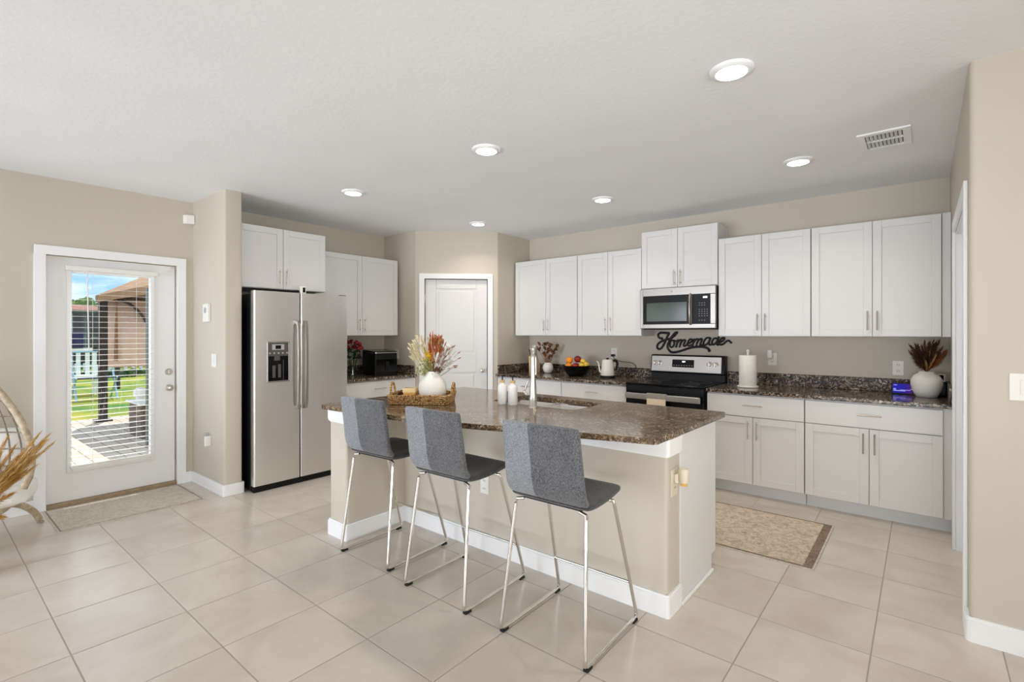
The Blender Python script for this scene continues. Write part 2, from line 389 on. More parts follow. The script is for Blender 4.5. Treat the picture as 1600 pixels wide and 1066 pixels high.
# pantry: 45 degree corner with a door
C0 = Vector((-4.765, 3.935)); C1 = Vector((-4.055, 4.645)); U = (C1-C0).normalized(); NN = Vector((-U.y, U.x))   # NN points into the pantry
def dg(a, d, z): p = C0+U*a-NN*d; return (p.x, p.y, z)
J0, J1, JZ = .105, .885, 2.085; LEN = (C1-C0).length
def d2(a, d): p = dg(a, d, 0); return (p[0], p[1])
w = MB(); w.prism(fil([(XL, 3.935), tuple(C0), d2(J0, 0), d2(J0, -.1), (-4.80, 4.035), (XL, 4.035)], (1,), .02), 0, CZ)
w.prism(fil([d2(J1, 0), tuple(C1), (-4.055, YB), (-4.155, YB), (-4.155, 4.68), d2(J1, -.1)], (1,), .02), 0, CZ)
w.T = dg; w.box(J0, -.1, JZ, J1, 0, CZ); struct(w.build('wall_pantry', 'wall', smooth=40))
# pantry door
w = MB(dg); w.box(J0-.058, 0, 0, J0+.006, .016, JZ+.058); w.box(J1-.006, 0, 0, J1+.058, .016, JZ+.058); w.box(J0-.058, 0, JZ-.006, J1+.058, .017, JZ+.058)
struct(w.build('trim_1', 'trim', bevel=.004))
w = MB(dg); a0, a1 = J0+.01, J1-.01
w.box(a0, -.075, .01, a1, -.045, JZ-.01)
for q in ((a0, .01, a0+.135, JZ-.01), (a1-.135, .01, a1, JZ-.01), (a0+.135, JZ-.125, a1-.135, JZ-.01), (a0+.135, .93, a1-.135, 1.16), (a0+.135, .01, a1-.135, .24)):
    w.box(q[0], -.06, q[1], q[2], -.035, q[3])
for z0, z1 in ((.27, .90), (1.19, JZ-.155)): w.box(a0+.165, -.06, z0, a1-.165, -.038, z1)
pd = struct(w.build('door_2', 'cabinet', bevel=.006, seg=2))
w = MB(dg)
for z in (.25, 1.1, 1.84): w.box(a0-.012, -.04, z-.045, a0+.006, -.028, z+.045)
w.build('hinge', 'nickel', pd)
w = MB(); k = Vector(dg(a1-.06, -.035, .955)); n_ = Vector((-NN.x, -NN.y, 0)); w.tube([k, k+n_*.006, k+n_*.007, k+n_*.03, k+n_*.035, k+n_*.055, k+n_*.062], [.028, .028, .01, .01, .024, .026, .014], 20)
w.build('door_knob', 'nickel', pd, smooth=40)

# baseboards
def bb(name, runs, T=None):
    w = MB(T)
    for (x0, y0, x1, y1) in runs: w.box(x0, y0, 0, x1, y1, .085); 
    for (x0, y0, x1, y1) in runs:
        cx_, cy_ = (x0+x1)/2, (y0+y1)/2; w.box(x0+(.003 if x1-x0 < .05 else 0), y0+(.003 if y1-y0 < .05 else 0), .085, x1-(.003 if x1-x0 < .05 else 0), y1-(.003 if y1-y0 < .05 else 0), .1)
    return struct(w.build(name, 'trim', bevel=.003))
bb('baseboard_left', [(XL, -4.2, XL+.015, .632), (XL, 1.675, XL+.015, 1.727)])
w = MB(); w.prism(fil([(XL, 1.727), (-4.64, 1.727), (-4.64, 1.908), (-4.7, 1.908), (-4.7, 1.893), (-4.655, 1.893), (-4.655, 1.742), (XL, 1.742)], (1, 2), .02), 0, .098); struct(w.build('baseboard_stub', 'trim', smooth=40, bevel=.003))
w = MB(); w.prism(fil([(XR-.015, 3.2), (XR-.015, 3.09), (3.6, 3.09), (3.6, 3.105), (XR, 3.105), (XR, 3.2)], (1,), .025), 0, .098); w.prism(fil([(XR-.010, 3.2), (XR-.010, 3.095), (3.6, 3.095), (3.6, 3.105), (XR, 3.105), (XR, 3.2)], (1,), .022), .098, .112)
struct(w.build('baseboard_right', 'trim', smooth=40))
# right doorway: casing, jamb and a closed white door
w = MB()
for y0, y1 in ((OY0-.075, OY0), (OY1, OY1+.075)): w.box(XR-.016, y0, 0, XR, y1, OZ+.07)
w.box(XR-.016, OY0, OZ, XR, OY1, OZ+.07)
w.box(XR, OY0, 0, XR+.12, OY0+.018, OZ); w.box(XR, OY1-.018, 0, XR+.12, OY1, OZ); w.box(XR, OY0+.018, OZ-.018, XR+.12, OY1-.018, OZ)
struct(w.build('trim_2', 'trim', bevel=.003))
w = MB(); w.box(XR+.05, OY0+.02, .01, XR+.085, OY1-.02, OZ-.02)
d3 = struct(w.build('door_3', 'door', bevel=.002))

# patio door
w = MB(TL(XL)); o_ = .068
w.box(DY0-o_, 0, 0, DY0+.004, .018, DZ+o_); w.box(DY1-.004, 0, 0, DY1+o_, .018, DZ+o_); w.box(DY0-o_, 0, DZ-.004, DY1+o_, .019, DZ+o_)
struct(w.build('trim_3', 'trim', bevel=.003))
XS = -5.44   # slab face
G0, G1, GZ0, GZ1 = .868, 1.412, .29, 1.915
w = MB(TL(XS)); e0, e1, ez = DY0+.006, DY1-.006, DZ-.008
w.box(e0, -.045, .03, G0, 0, ez); w.box(G1, -.045, .03, e1, 0, ez); w.box(G0, -.045, .03, G1, 0, GZ0); w.box(G0, -.045, GZ1, G1, 0, ez)
d1 = struct(w.build('door_1', 'door'))
w = MB(TL(XS)); b_ = .032
for q in ((G0-b_, GZ0-b_, G0, GZ1+b_), (G1, GZ0-b_, G1+b_, GZ1+b_), (G0, GZ0-b_, G1, GZ0), (G0, GZ1, G1, GZ1+b_)): w.box(q[0], 0, q[1], q[2], .014, q[3])
w.build('glazing_frame', 'trim', d1, bevel=.004)
w = MB(TL(XS)); w.box(G0-.003, -.026, GZ0-.003, G1+.003, -.02, GZ1+.003); w.build('glass_pane', 'glass', d1)
for z, nm in ((1.053, 'deadbolt'), (.905, 'door_knob')):
    w = MB(TL(XS)); y = 1.556
    if nm == 'deadbolt': w.tube([(y, 0, z), (y, .008, z), (y, .016, z)], [.03, .03, .024], 20); w.box(y-.004, .016, z-.014, y+.004, .03, z+.014)
    else: w.tube([(y, 0, z), (y, .006, z), (y, .008, z), (y, .03, z), (y, .036, z), (y, .055, z), (y, .062, z)], [.03, .03, .012, .012, .024, .027, .015], 20)
    w.build(nm, 'nickel', d1, smooth=40)
w = MB(TL(XS)); w.box(e1-.06, 0, 1.99, e1-.035, .015, 2.03); w.build('door_sensor', 'white_plastic', d1, bevel=.002)
w = MB(TL(XL)); w.box(DY0, -.12, 0, DY1, .004, .028); struct(w.build('trim_4', 'tan_wood', bevel=.003))

# blind on the patio door
bl = thing('window_blind', (-5.40, 1.14, 1.9), 'white horizontal slatted blind hanging over the patio door glass', 'blind')
w = MB(TL(XS)); w.box(G0-.045, .016, 1.93, G1+.045, .05, 1.968); w.build('headrail', 'blind', bl, bevel=.003)
w = MB(TL(XS))
nsl = 34
for i in range(nsl):
    z = .345+i*.0464; t = .0012
    a = [w.v(p) for p in ((G0-.012, .016, z+t), (G1+.012, .016, z+t), (G1+.012, .027, z+.001), (G0-.012, .027, z+.001), (G0-.012, .041, z-t+.001), (G1+.012, .041, z-t+.001))]
    a2 = [w.v(p) for p in ((G0-.012, .016, z+t+.0014), (G1+.012, .016, z+t+.0014), (G1+.012, .027, z+.0026), (G0-.012, .027, z+.0026), (G0-.012, .041, z-t+.0024), (G1+.012, .041, z-t+.0024))]
    w.f([a[0], a[1], a[2], a[3]]); w.f([a[3], a[2], a[5], a[4]]); w.f([a2[3], a2[2], a2[1], a2[0]]); w.f([a2[4], a2[5], a2[2], a2[3]])
    w.f([a[0], a2[0], a2[1], a[1]]); w.f([a[4], a[5], a2[5], a2[4]])
w.build('slats', 'blind', bl)
w = MB(TL(XS)); w.box(G0-.015, .018, .295, G1+.015, .048, .318); w.build('bottom_rail', 'blind', bl, bevel=.003)
for y in (G0+.13, G1-.11):
    w = MB(TL(XS)); w.box(y-.0012, .032, .318, y+.0012, .0335, 1.93); w.build('ladder_cord', 'blind', bl)
w = MB(TL(XS)); w.cyl((G0+.09, .056, 1.94), (G0+.10, .058, 1.27), .0045, n=8); w.build('tilt_wand', 'white_plastic', bl)

# ================================================================== ceiling fixtures
spots = [(-.70, 2.485, 'round recessed ceiling light nearest the camera at top right'), (-2.285, 2.50, 'round recessed ceiling light above the island, middle of its row'), (-3.88, 2.506, 'round recessed ceiling light nearest the fridge alcove'),
         (-.696, 4.10, 'round recessed ceiling light close to the ceiling air vent'), (-2.294, 4.111, 'round recessed ceiling light in front of the range microwave'), (-3.89, 4.118, 'smallest round recessed ceiling light, in front of the pantry door')]
for x, y, lab in spots:
    t = thing('recessed_light', (x, y, CZ), lab, 'ceiling light', 'recessed ceiling lights')
    w = MB(); w.lathe([(.098, 0), (.098, -.004), (.092, -.012), (.072, -.018), (.066, -.014)], (0, 0, 0), 40, False); w.build('trim_ring', 'trim', t, local=True, smooth=50)
    w = MB(); w.lathe([(.0005, -.0135), (.067, -.0145), (.067, -.0165), (.05, -.019), (.0005, -.0195)], (0, 0, 0), 40); w.build('diffuser', 'lamp', t, local=True, smooth=50)
    d = bpy.data.lights.new('downlight', 'AREA'); d.shape = 'DISK'; d.size = .13; d.energy = 4.1; d.spread = math.radians(130); d.color = (1, .91, .76)
    o = bpy.data.objects.new('downlight', d); COL.objects.link(o); o.location = (x, y, CZ-.024)
t = thing('ceiling_vent', (-.19, 3.98, CZ), 'white slotted air vent grille in the ceiling at upper right', 'vent')
w = MB(); X0, X1, Y0, Y1 = -.325, -.055, 3.81, 4.165
for q in ((X0, Y0, X1, Y0+.04), (X0, Y1-.04, X1, Y1), (X0, Y0+.04, X0+.04, Y1-.04), (X1-.04, Y0+.04, X1, Y1-.04), (X0+.04, 3.975, X1-.04, 3.99)): w.box(q[0], q[1], CZ-.012, q[2], q[3], CZ)
w.build('frame', 'trim', t, bevel=.003)
w = MB()
for i in range(9):
    x = X0+.045+i*.0205
    v_ = [w.v(p) for p in ((x, Y0+.04, CZ-.012), (x+.012, Y0+.04, CZ-.002), (x+.012, Y1-.04, CZ-.002), (x, Y1-.04, CZ-.012), (x+.002, Y0+.04, CZ-.012), (x+.014, Y0+.04, CZ-.002), (x+.014, Y1-.04, CZ-.002), (x+.002, Y1-.04, CZ-.012))]
    for q in ((0, 1, 2, 3), (7, 6, 5, 4), (0, 3, 7, 4), (1, 5, 6, 2)): w.f([v_[i_] for i_ in q])
w.build('louvres', 'trim', t)
w = MB(); w.box(X0+.035, Y0+.035, CZ-.0015, X1-.035, Y1-.035, CZ-.0005); w.build('duct_opening', 'slot', t)

# ================================================================== cabinets
def handle_v(a, z, parent, T, d, ln=.13):
    w = MB(T); w.tube([(a, d+.028, z-ln/2-.012), (a, d+.028, z+ln/2+.012)], .0055, 8); w.tube([(a, d, z-ln/2+.012), (a, d+.028, z-ln/2+.012)], .005, 8); w.tube([(a, d, z+ln/2-.012), (a, d+.028, z+ln/2-.012)], .005, 8)
    return w.build('handle', 'nickel', parent, smooth=40)
def handle_h(a, z, parent, T, d, ln=.13):
    w = MB(T); w.tube([(a-ln/2-.012, d+.028, z), (a+ln/2+.012, d+.028, z)], .0055, 8); w.tube([(a-ln/2+.012, d, z), (a-ln/2+.012, d+.028, z)], .005, 8); w.tube([(a+ln/2-.012, d, z), (a+ln/2-.012, d+.028, z)], .005, 8)
    return w.build('handle', 'nickel', parent, smooth=40)
def shaker(a0, a1, z0, z1, parent, T):
    w = MB(T); s = .058; g = .002; a0 += g; a1 -= g
    w.box(a0, .002, z0, a1, .011, z1); w.box(a0, .011, z0, a0+s, .021, z1); w.box(a1-s, .011, z0, a1, .021, z1); w.box(a0+s, .011, z0, a1-s, .021, z0+s); w.box(a0+s, .011, z1-s, a1-s, .021, z1)
    return w.build('door', 'cabinet', parent, bevel=.0015, seg=1)
def upper(name, T, depth, a, z0, z1, label, hz=.10, swing=1):
    """a = door edges list"""
    o0 = Vector(T((a[0]+a[-1])/2, -depth/2, z0)); t = thing(name, o0, label, 'cabinet')
    w = MB(T); w.box(a[0]+.0005, -depth, z0, a[-1]-.0005, 0, z1); w.build('body', 'cabinet', t, bevel=.001, seg=1)
    for i in range(len(a)-1):
        d = shaker(a[i], a[i+1], z0+.004, z1-.004, t, T)
        hx = a[i+1]-.032 if i % 2 == 0 else a[i]+.032
        handle_v(hx, z0+hz+.06, d, T, .021)
    return t
TU = TB(4.985); dU = YB-4.985-.0005
upper('upper_cabinet', TU, dU, [-4.035, -3.556, -3.108], 1.384, 2.322, 'white two-door wall cabinet in the corner right of the pantry', .07)
upper('upper_cabinet', TU, dU, [-3.104, -2.708, -2.308], 1.384, 2.322, 'white two-door wall cabinet directly left of the microwave', .07)
upper('upper_cabinet', TB(4.978), YB-4.978-.0005, [-2.304, -1.915, -1.522], 1.878, 2.482, 'raised white two-door cabinet over the microwave', .04)
upper('upper_cabinet', TU, dU, [-1.518, -1.137, -.748], 1.384, 2.322, 'white two-door wall cabinet directly right of the microwave', .07)
t = upper('upper_cabinet', TU, dU, [-.744, -.315, .110], 1.384, 2.322, 'white two-door wall cabinet at the far right by the doorway', .07)
w = MB(TU); w.box(.1115, -dU, 1.384, XR-.002, .004, 2.322); w.build('filler_panel', 'cabinet', t, bevel=.001, seg=1)
# lower hooded side of the cabinet block left of microwave is its own body side
TUL = TL(-5.075); dL = 5.39-5.075-.0005
upper('upper_cabinet', TUL, dL, [2.795, 3.383, 3.895], 1.384, 2.318, 'white two-door wall cabinet between the fridge and the pantry', .07)
upper('upper_cabinet', TL(-4.82), 5.39-4.82-.0005, [1.897, 2.328, 2.772], 1.838, 2.425, 'white two-door cabinet above the stainless steel fridge', .06)

def base(T, depth, a, label, filler=None, drawers=1):
    o0 = Vector(T((a[0]+a[-1])/2, -depth/2, 0)); t = thing('base_cabinet', o0, label, 'cabinet')
    lo, hi = a[0]+.0005, (filler or a[-1])-.0005
    w = MB(T); w.box(lo, -depth, .105, hi, 0, .884); w.build('body', 'cabinet', t, bevel=.001, seg=1)
    w = MB(T); w.box(lo, -depth, 0, hi, -.07, .105); w.build('toe_kick', 'kick', t)
    z = .688
    w = MB(T); w.box(a[0]+.002, .002, z+.004, a[-1]-.002, .021, .872); d = w.build('drawer', 'cabinet', t, bevel=.002, seg=1); handle_h((a[0]+a[-1])/2, .79, d, T, .021)
    for i in range(len(a)-1):
        d = shaker(a[i], a[i+1], .112, z-.002, t, T)
        hx = a[i+1]-.035 if i % 2 == 0 else a[i]+.035
        handle_v(hx, z-.11, d, T, .021)
    return t
TBb = TB(4.64); dB = YB-4.64-.0005
base(TBb, dB, [-4.035, -3.56, -3.10], 'white base cabinet in the back corner beside the pantry wall')
base(TBb, dB, [-3.096, -2.70, -2.305], 'white base cabinet directly left of the range')
base(TBb, dB, [-1.513, -1.128, -.741], 'white base cabinet with drawer directly right of the range')
base(TBb, dB, [-.737, -.313, .111], 'white base cabinet with drawer at the far right by the doorway', XR)
base(TL(-4.775), 5.39-4.775-.0005, [2.885, 3.41, 3.93], 'white base cabinet with drawer right of the fridge')

# countertops (one slab each, splash a part)
def counter(T, depth, a0, a1, label, splashes, front=.042):
    o0 = Vector(T((a0+a1)/2, -depth/2, .8845)); t = thing('countertop', o0, label, 'countertop')
    w = MB(T); w.box(a0, -depth, .885, a1, front, .9155); w.build('slab', 'granite', t, bevel=.006, seg=3)
    for q in splashes: w = MB(T); w.box(*q); w.build('backsplash', 'granite_splash', t, bevel=.003)
    return t
counter(TBb, dB, -4.054, -2.302, 'dark speckled granite countertop left of the range', [(-4.034, -dB, .916, -2.302, -dB+.02, 1.02), (-4.054, -dB, .916, -4.034, .0, 1.02)])
counter(TBb, dB, -1.518, XR-.001, 'dark speckled granite countertop right of the range', [(-1.518, -dB, .916, XR-.022, -dB+.02, 1.03), (XR-.021, -dB, .916, XR-.001, .0, 1.03)])
counter(TL(-4.775), 5.39-4.775-.0005, 2.875, 3.934, 'dark speckled granite countertop between fridge and pantry', [(2.875, -.6145, .916, 3.914, -.5945, 1.02), (3.914, -.6145, .916, 3.934, -.0, 1.02)])

# ================================================================== fridge
fr = thing('refrigerator', (-4.95, 2.4, 0), 'stainless steel side by side refrigerator with black sides in the alcove', 'refrigerator')
w = MB(); w.box(-5.035, 1.937, .02, -4.60, 2.862, 1.765); w.build('body', 'black', fr, bevel=.004)
w = MB(); w.box(-4.60, 1.945, .0, -4.55, 2.855, .052); w.build('base_grille', 'black', fr, bevel=.004)
FX = -4.53
for y0, y1, nm, hy in ((1.94, 2.357, 'freezer_door', 2.324), (2.367, 2.862, 'fridge_door', 2.398)):
    w = MB()
    w.prism(fil([(-4.597, y0), (FX-.004, y0), (FX-.004, y1), (-4.597, y1)], (1, 2), .010, 5), .058, 1.792)
    if nm == 'freezer_door':
        # doors are slightly domed: keep flat and cut nothing, dispenser sits proud
        pass
    d = w.build(nm, 'steel', fr, smooth=45)
    w = MB(); yy = hy
    w.prism([(FX-.003, .70), (FX+.038, .705), (FX+.052, .76), (FX+.058, 1.0), (FX+.058, 1.24), (FX+.052, 1.47), (FX+.038, 1.528), (FX-.003, 1.535), (FX-.003, 1.50), (FX+.022, 1.495), (FX+.034, 1.45), (FX+.040, 1.24), (FX+.040, 1.0), (FX+.034, .785), (FX+.022, .74), (FX-.003, .735)], yy-.014, yy+.014)
    for v_ in w.bm.verts: x, y, z = v_.co; v_.co = (x, z, y)
    w.build('handle', 'steel_x', d, bevel=.004)
    if nm == 'freezer_door':
        y0d, y1d, z0d, z1d = 2.052, 2.256, .968, 1.337
        w = MB(); F = FX-.004
        for q in ((y0d, z0d, y1d, z0d+.012), (y0d, z1d-.012, y1d, z1d), (y0d, z0d, y0d+.010, z1d), (y1d-.010, z0d, y1d, z1d)): w.box(F, q[0], q[1], F+.008, q[2], q[3])
        w.build('dispenser_frame', 'steel_x', d, bevel=.003)
        w = MB(); w.box(F, y0d+.01, 1.205, F+.006, y1d-.01, z1d-.012); cp = w.build('dispenser_panel', 'dark_panel', d, bevel=.002)
        w = MB(); w.box(F+.006, 2.095, 1.262, F+.008, 2.205, 1.312); w.build('display_bezel', 'soft_grey', d, bevel=.001)
        w = MB(); w.box(F+.008, 2.125, 1.27, F+.009, 2.175, 1.303); w.build('display', 'black_gloss', d)
        for i in range(5):
            w = MB(); w.cyl((F+.006, 2.075+i*.039, 1.232), (F+.0085, 2.075+i*.039, 1.232), .008, n=12); w.build('button', 'soft_grey', d)
        w = MB(); w.box(F+.0005, y0d+.01, z0d+.012, F+.003, y1d-.01, 1.205); w.build('dispenser_recess', 'black_gloss', d)
        w = MB(); w.box(F+.003, 2.115, 1.165, F+.012, 2.165, 1.205); w.box(F+.003, 2.10, 1.01, F+.008, 2.125, 1.12); w.box(F+.003, 2.15, 1.01, F+.008, 2.175, 1.13); w.box(F+.003, 2.195, .99, F+.006, 2.2, 1.17); w.build('paddle', 'dark_panel', d, bevel=.003)
    else:
        w = MB(); w.cyl((FX-.004, 2.79, 1.705), (FX-.002, 2.79, 1.705), .016, n=20); w.build('badge', 'soft_grey', d)
w = MB(); w.box(-4.60, 2.86, 1.785, -4.56, 2.80, 1.80); w.build('hinge_cap', 'black', fr)
t = thing('fridge_timer', (-4.585, 2.40, 1.793), 'small white gadget with black screen standing on top of the fridge', 'timer')
w = MB(); w.box(-4.60, 2.385, 1.793, -4.575, 2.44, 1.86); w.build('case', 'white_plastic', t, bevel=.004)
w = MB(); w.box(-4.575, 2.408, 1.803, -4.573, 2.432, 1.85); w.build('screen', 'black_gloss', t)

# ================================================================== range
rg = thing('range', (-1.912, 4.93, 0), 'stainless and black electric range with glass cooktop and back control panel', 'range')
RX0, RX1 = -2.297, -1.523
w = MB(); w.box(RX0, 4.61, .06, RX1, 5.275, .905); w.box(RX0, 5.19, .905, RX1, 5.275, 1.0); w.build('body', 'black', rg, bevel=.003)
w = MB(); w.box(RX0+.03, 4.68, 0, RX1-.03, 5.24, .06); w.build('plinth', 'black', rg)
w = MB(); w.box(RX0, 4.575, .906, RX1, 5.19, .925); ct = w.build('cooktop', 'black_gloss', rg, bevel=.005)
for x, y, r in ((-2.11, 4.74, .105), (-1.71, 4.74, .085), (-2.11, 5.03, .08), (-1.71, 5.03, .105)):
    w = MB(); w.tube([(x+r*math.cos(i*PI/20), y+r*math.sin(i*PI/20), .9256) for i in range(40)], .0012, 4, closed=True); w.build('burner_ring', 'dark_panel', ct)
w = MB()
pf = [(5.175, .99), (5.165, 1.0), (5.185, 1.165), (5.20, 1.182), (5.275, 1.182), (5.275, .99)]
A = [w.v((RX0, y, z)) for y, z in pf]; B = [w.v((RX1, y, z)) for y, z in pf]; w.f(A); w.f(B[::-1])
for i in range(6): w.f([A[i], A[(i+1) % 6], B[(i+1) % 6], B[i]])
bg_ = w.build('backguard', 'black', rg, bevel=.004)
def bgp(x, d, z): return (x, 5.165+(z-1.0)*.121-d, z)
w = MB(bgp); w.box(RX0+.012, 0, 1.008, RX1-.03, .004, 1.17); fp = w.build('control_panel', 'steel_x', rg, bevel=.003)
w = MB(bgp); w.box(-2.055, .004, 1.055, -1.825, .007, 1.135); w.build('display', 'black_gloss', fp, bevel=.003)
for x0, x1 in ((-1.948, -1.928), (-1.922, -1.916)):
    w = MB(bgp); w.box(x0, .007, 1.108, x1, .008, 1.122); w.build('clock_digit', 'digit', fp)
for i in range(8):
    w = MB(bgp); w.box(-2.04+i*.027, .007, 1.072, -2.03+i*.027, .0076, 1.078); w.build('button', 'dim_digit', fp)
for x in (-2.253, -2.198, -1.668, -1.61):
    w = MB(bgp); w.tube([(x, .004, 1.095), (x, .012, 1.095), (x, .013, 1.095), (x, .032, 1.095), (x, .034, 1.095)], [.030, .029, .022, .020, .016], 20); w.box(x-.004, .030, 1.075, x+.004, .039, 1.115); w.build('knob', 'nickel', rg, smooth=40)
w = MB(); w.box(RX0+.006, 4.572, .25, RX1-.006, 4.608, .845); od = w.build('oven_door', 'black_gloss', rg, bevel=.005)
w = MB(); w.box(RX0+.006, 4.570, .845, RX1-.006, 4.608, .898); w.build('vent_trim', 'black', rg, bevel=.003)
w = MB(); w.box(RX0+.006, 4.575, .07, RX1-.006, 4.608, .242); w.build('storage_drawer', 'steel_x', rg, bevel=.004)
w = MB(); w.box(RX0+.02, 4.515, .775, RX1-.02, 4.540, .832); w.box(RX0+.03, 4.54, .79, RX0+.055, 4.572, .82); w.box(RX1-.055, 4.54, .79, RX1-.03, 4.572, .82); w.build('handle', 'steel_x', od, bevel=.008, seg=3)
# towel over the oven handle
t = thing('dish_towel', (-1.95, 4.51, .6), 'grey and cream dish towel folded over the oven handle', 'towel')
w = MB(); X0, X1 = -2.045, -1.855
def strip(w, prof, x0, x1, th=.004):
    pr_ = [Vector((0, y, z)) for y, z in prof]; outer = []
    n = len(pr_)
    def row(x, off):
        r = []
        for i, p in enumerate(pr_):
            d = (pr_[min(i+1, n-1)]-pr_[max(i-1, 0)]).normalized(); nn = Vector((0, -d.z, d.y)); r.append(w.v((x, p.y+nn.y*off, p.z+nn.z*off)))
        return r
    a, b, c, d = row(x0, 0), row(x1, 0), row(x0, th), row(x1, th)
    for i in range(n-1): w.f([a[i], a[i+1], b[i+1], b[i]]); w.f([c[i+1], c[i], d[i], d[i+1]]); w.f([a[i+1], a[i], c[i], c[i+1]]); w.f([b[i], b[i+1], d[i+1], d[i]])
    w.f([a[0], b[0], d[0], c[0]]); w.f([b[-1], a[-1], c[-1], d[-1]])
strip(w, [(4.5095, .79), (4.5095, .832), (4.514, .839), (4.541, .839), (4.5475, .832), (4.548, .80)], X0, X1, -.004); w.build('grey_band', 'cloth_grey', t)
w = MB(); strip(w, [(4.507, .48), (4.5085, .65), (4.5095, .789)], X0+.002, X1-.002, -.004); w.build('cream_cloth', 'cloth_cream', t)

# ================================================================== microwave
mw = thing('microwave', (-1.91, 5.1, 1.455), 'stainless steel microwave oven mounted under the raised cabinet over the range', 'microwave')
w = MB(); w.box(-2.300, 4.935, 1.458, -1.524, 5.285, 1.874); w.build('body', 'black', mw, bevel=.004)
TM = TB(4.935)
w = MB(TM)
for q in ((-2.298, 1.462, -2.262, 1.872), (-2.262, 1.795, -1.526, 1.872), (-2.262, 1.462, -1.526, 1.505), (-1.778, 1.505, -1.752, 1.795), (-1.575, 1.505, -1.526, 1.795)): w.box(q[0], 0, q[1], q[2], .032, q[3])
w.build('face', 'steel_x', mw, bevel=.004)
w = MB(TM); w.box(-2.263, 0, 1.504, -1.777, .024, 1.796); mdw = w.build('door_glass', 'panel_black', mw)
M['mwin'] = mottled('grey_green_window', sr(62, 72, 66), sr(74, 84, 78), 3, .12)
w = MB(TM); w.box(-2.225, .024, 1.535, -1.805, .0255, 1.725); w.build('window', 'mwin', mdw)
w = MB(TM); w.tube([(-1.765, .03, 1.50), (-1.765, .055, 1.53), (-1.765, .06, 1.65), (-1.765, .055, 1.77), (-1.765, .03, 1.80)], .012, 10, up=(1, 0, 0)); w.build('handle', 'steel_x', mdw, smooth=50)
w = MB(TM); w.box(-1.751, 0, 1.506, -1.576, .026, 1.794); cp = w.build('control_panel', 'panel_black', mw)
w = MB(TM); w.box(-1.645, .026, 1.755, -1.605, .027, 1.772); w.build('clock_digits', 'digit', cp)
w = MB(TM)
for r_ in range(9):
    if r_ in (2, 7): continue
    for c_ in range(4):
        if r_ in (0, 1, 8) and c_ == 3: continue
        w.box(-1.685+c_*.025, .026, 1.705-r_*.021, -1.676+c_*.025, .0266, 1.711-r_*.021)
o = w.build('keypad', 'dim_digit', cp)
w = MB(TM); w.cyl((-1.96, .032, 1.833), (-1.96, .034, 1.833), .014, n=20); w.build('badge', 'soft_grey', mw)
w = MB(); w.box(-2.28, 4.95, 1.452, -1.54, 5.25, 1.458); w.build('vent_grille', 'rubber', mw)

# ================================================================== homemade sign
strokes = [[(-0.336, 1.355), (-0.366, 1.364), (-0.378, 1.39), (-0.36, 1.415), (-0.322, 1.418), (-0.274, 1.415), (-0.257, 1.411), (-0.28, 1.367), (-0.307, 1.304), (-0.339, 1.253), (-0.369, 1.238), (-0.39, 1.257), (-0.381, 1.292), (-0.345, 1.321), (-0.292, 1.342), (-0.24, 1.356), (-0.202, 1.382), (-0.176, 1.415)], [(-0.168, 1.418), (-0.193, 1.41), (-0.234, 1.362), (-0.26, 1.311), (-0.272, 1.265), (-0.257, 1.231), (-0.228, 1.208), (-0.188, 1.208), (-0.125, 1.223), (-0.041, 1.253), (0.025, 1.267), (0.09, 1.271), (0.138, 1.264), (0.164, 1.251), (0.174, 1.232)], [(-0.199, 1.334), (-0.228, 1.334), (-0.244, 1.3), (-0.24, 1.266), (-0.214, 1.266), (-0.196, 1.3), (-0.204, 1.331), (-0.176, 1.327)], [(-0.158, 1.339), (-0.176, 1.267)], [(-0.169, 1.301), (-0.142, 1.335), (-0.117, 1.336), (-0.138, 1.269)], [(-0.131, 1.301), (-0.103, 1.337), (-0.076, 1.336), (-0.096, 1.288), (-0.085, 1.275), (-0.058, 1.291)], [(-0.055, 1.302), (-0.019, 1.316), (-0.004, 1.341), (-0.025, 1.349), (-0.046, 1.324), (-0.051, 1.291), (-0.036, 1.279), (-0.003, 1.293)], [(0.017, 1.348), (0.0, 1.275)], [(0.007, 1.308), (0.033, 1.346), (0.058, 1.348), (0.039, 1.279)], [(0.045, 1.309), (0.073, 1.348), (0.099, 1.35), (0.08, 1.293), (0.091, 1.282), (0.114, 1.299)], [(0.18, 1.364), (0.148, 1.364), (0.121, 1.331), (0.115, 1.299), (0.132, 1.289), (0.164, 1.316), (0.185, 1.364), (0.17, 1.31), (0.18, 1.293), (0.203, 1.304)], [(0.253, 1.358), (0.224, 1.359), (0.202, 1.327), (0.207, 1.297), (0.232, 1.306), (0.257, 1.343), (0.269, 1.381), (0.25, 1.311), (0.258, 1.293), (0.276, 1.304)], [(0.272, 1.317), (0.309, 1.336), (0.324, 1.359), (0.309, 1.366), (0.284, 1.348), (0.272, 1.317), (0.282, 1.297), (0.309, 1.301), (0.339, 1.327), (0.364, 1.339), (0.389, 1.318)]]
w = MB()
for i, s in enumerate(strokes):
    r = .0122 if i < 2 else .0100
    pts = spline([(x-1.88, 5.281, z) for x, z in s], 6); rr = [r]*len(pts)
    if i == 0: rr[-6:] = [r*1.25]*6
    if i == 1: rr[:6] = [r*1.25]*6
    w.tube(pts, rr, 8, up=(0, 1, 0), flat=1.0)
    for e in (pts[0], pts[-1]): w.ball(e, r*1.12 if i > 1 else r*1.3, sy=.6, sub=2)
for v_ in w.bm.verts: v_.co.y = 5.281+(v_.co.y-5.281)*.8
tag(w.build('wall_sign', 'iron', smooth=60), 'black script letters spelling Homemade on the wall under the microwave', 'sign')

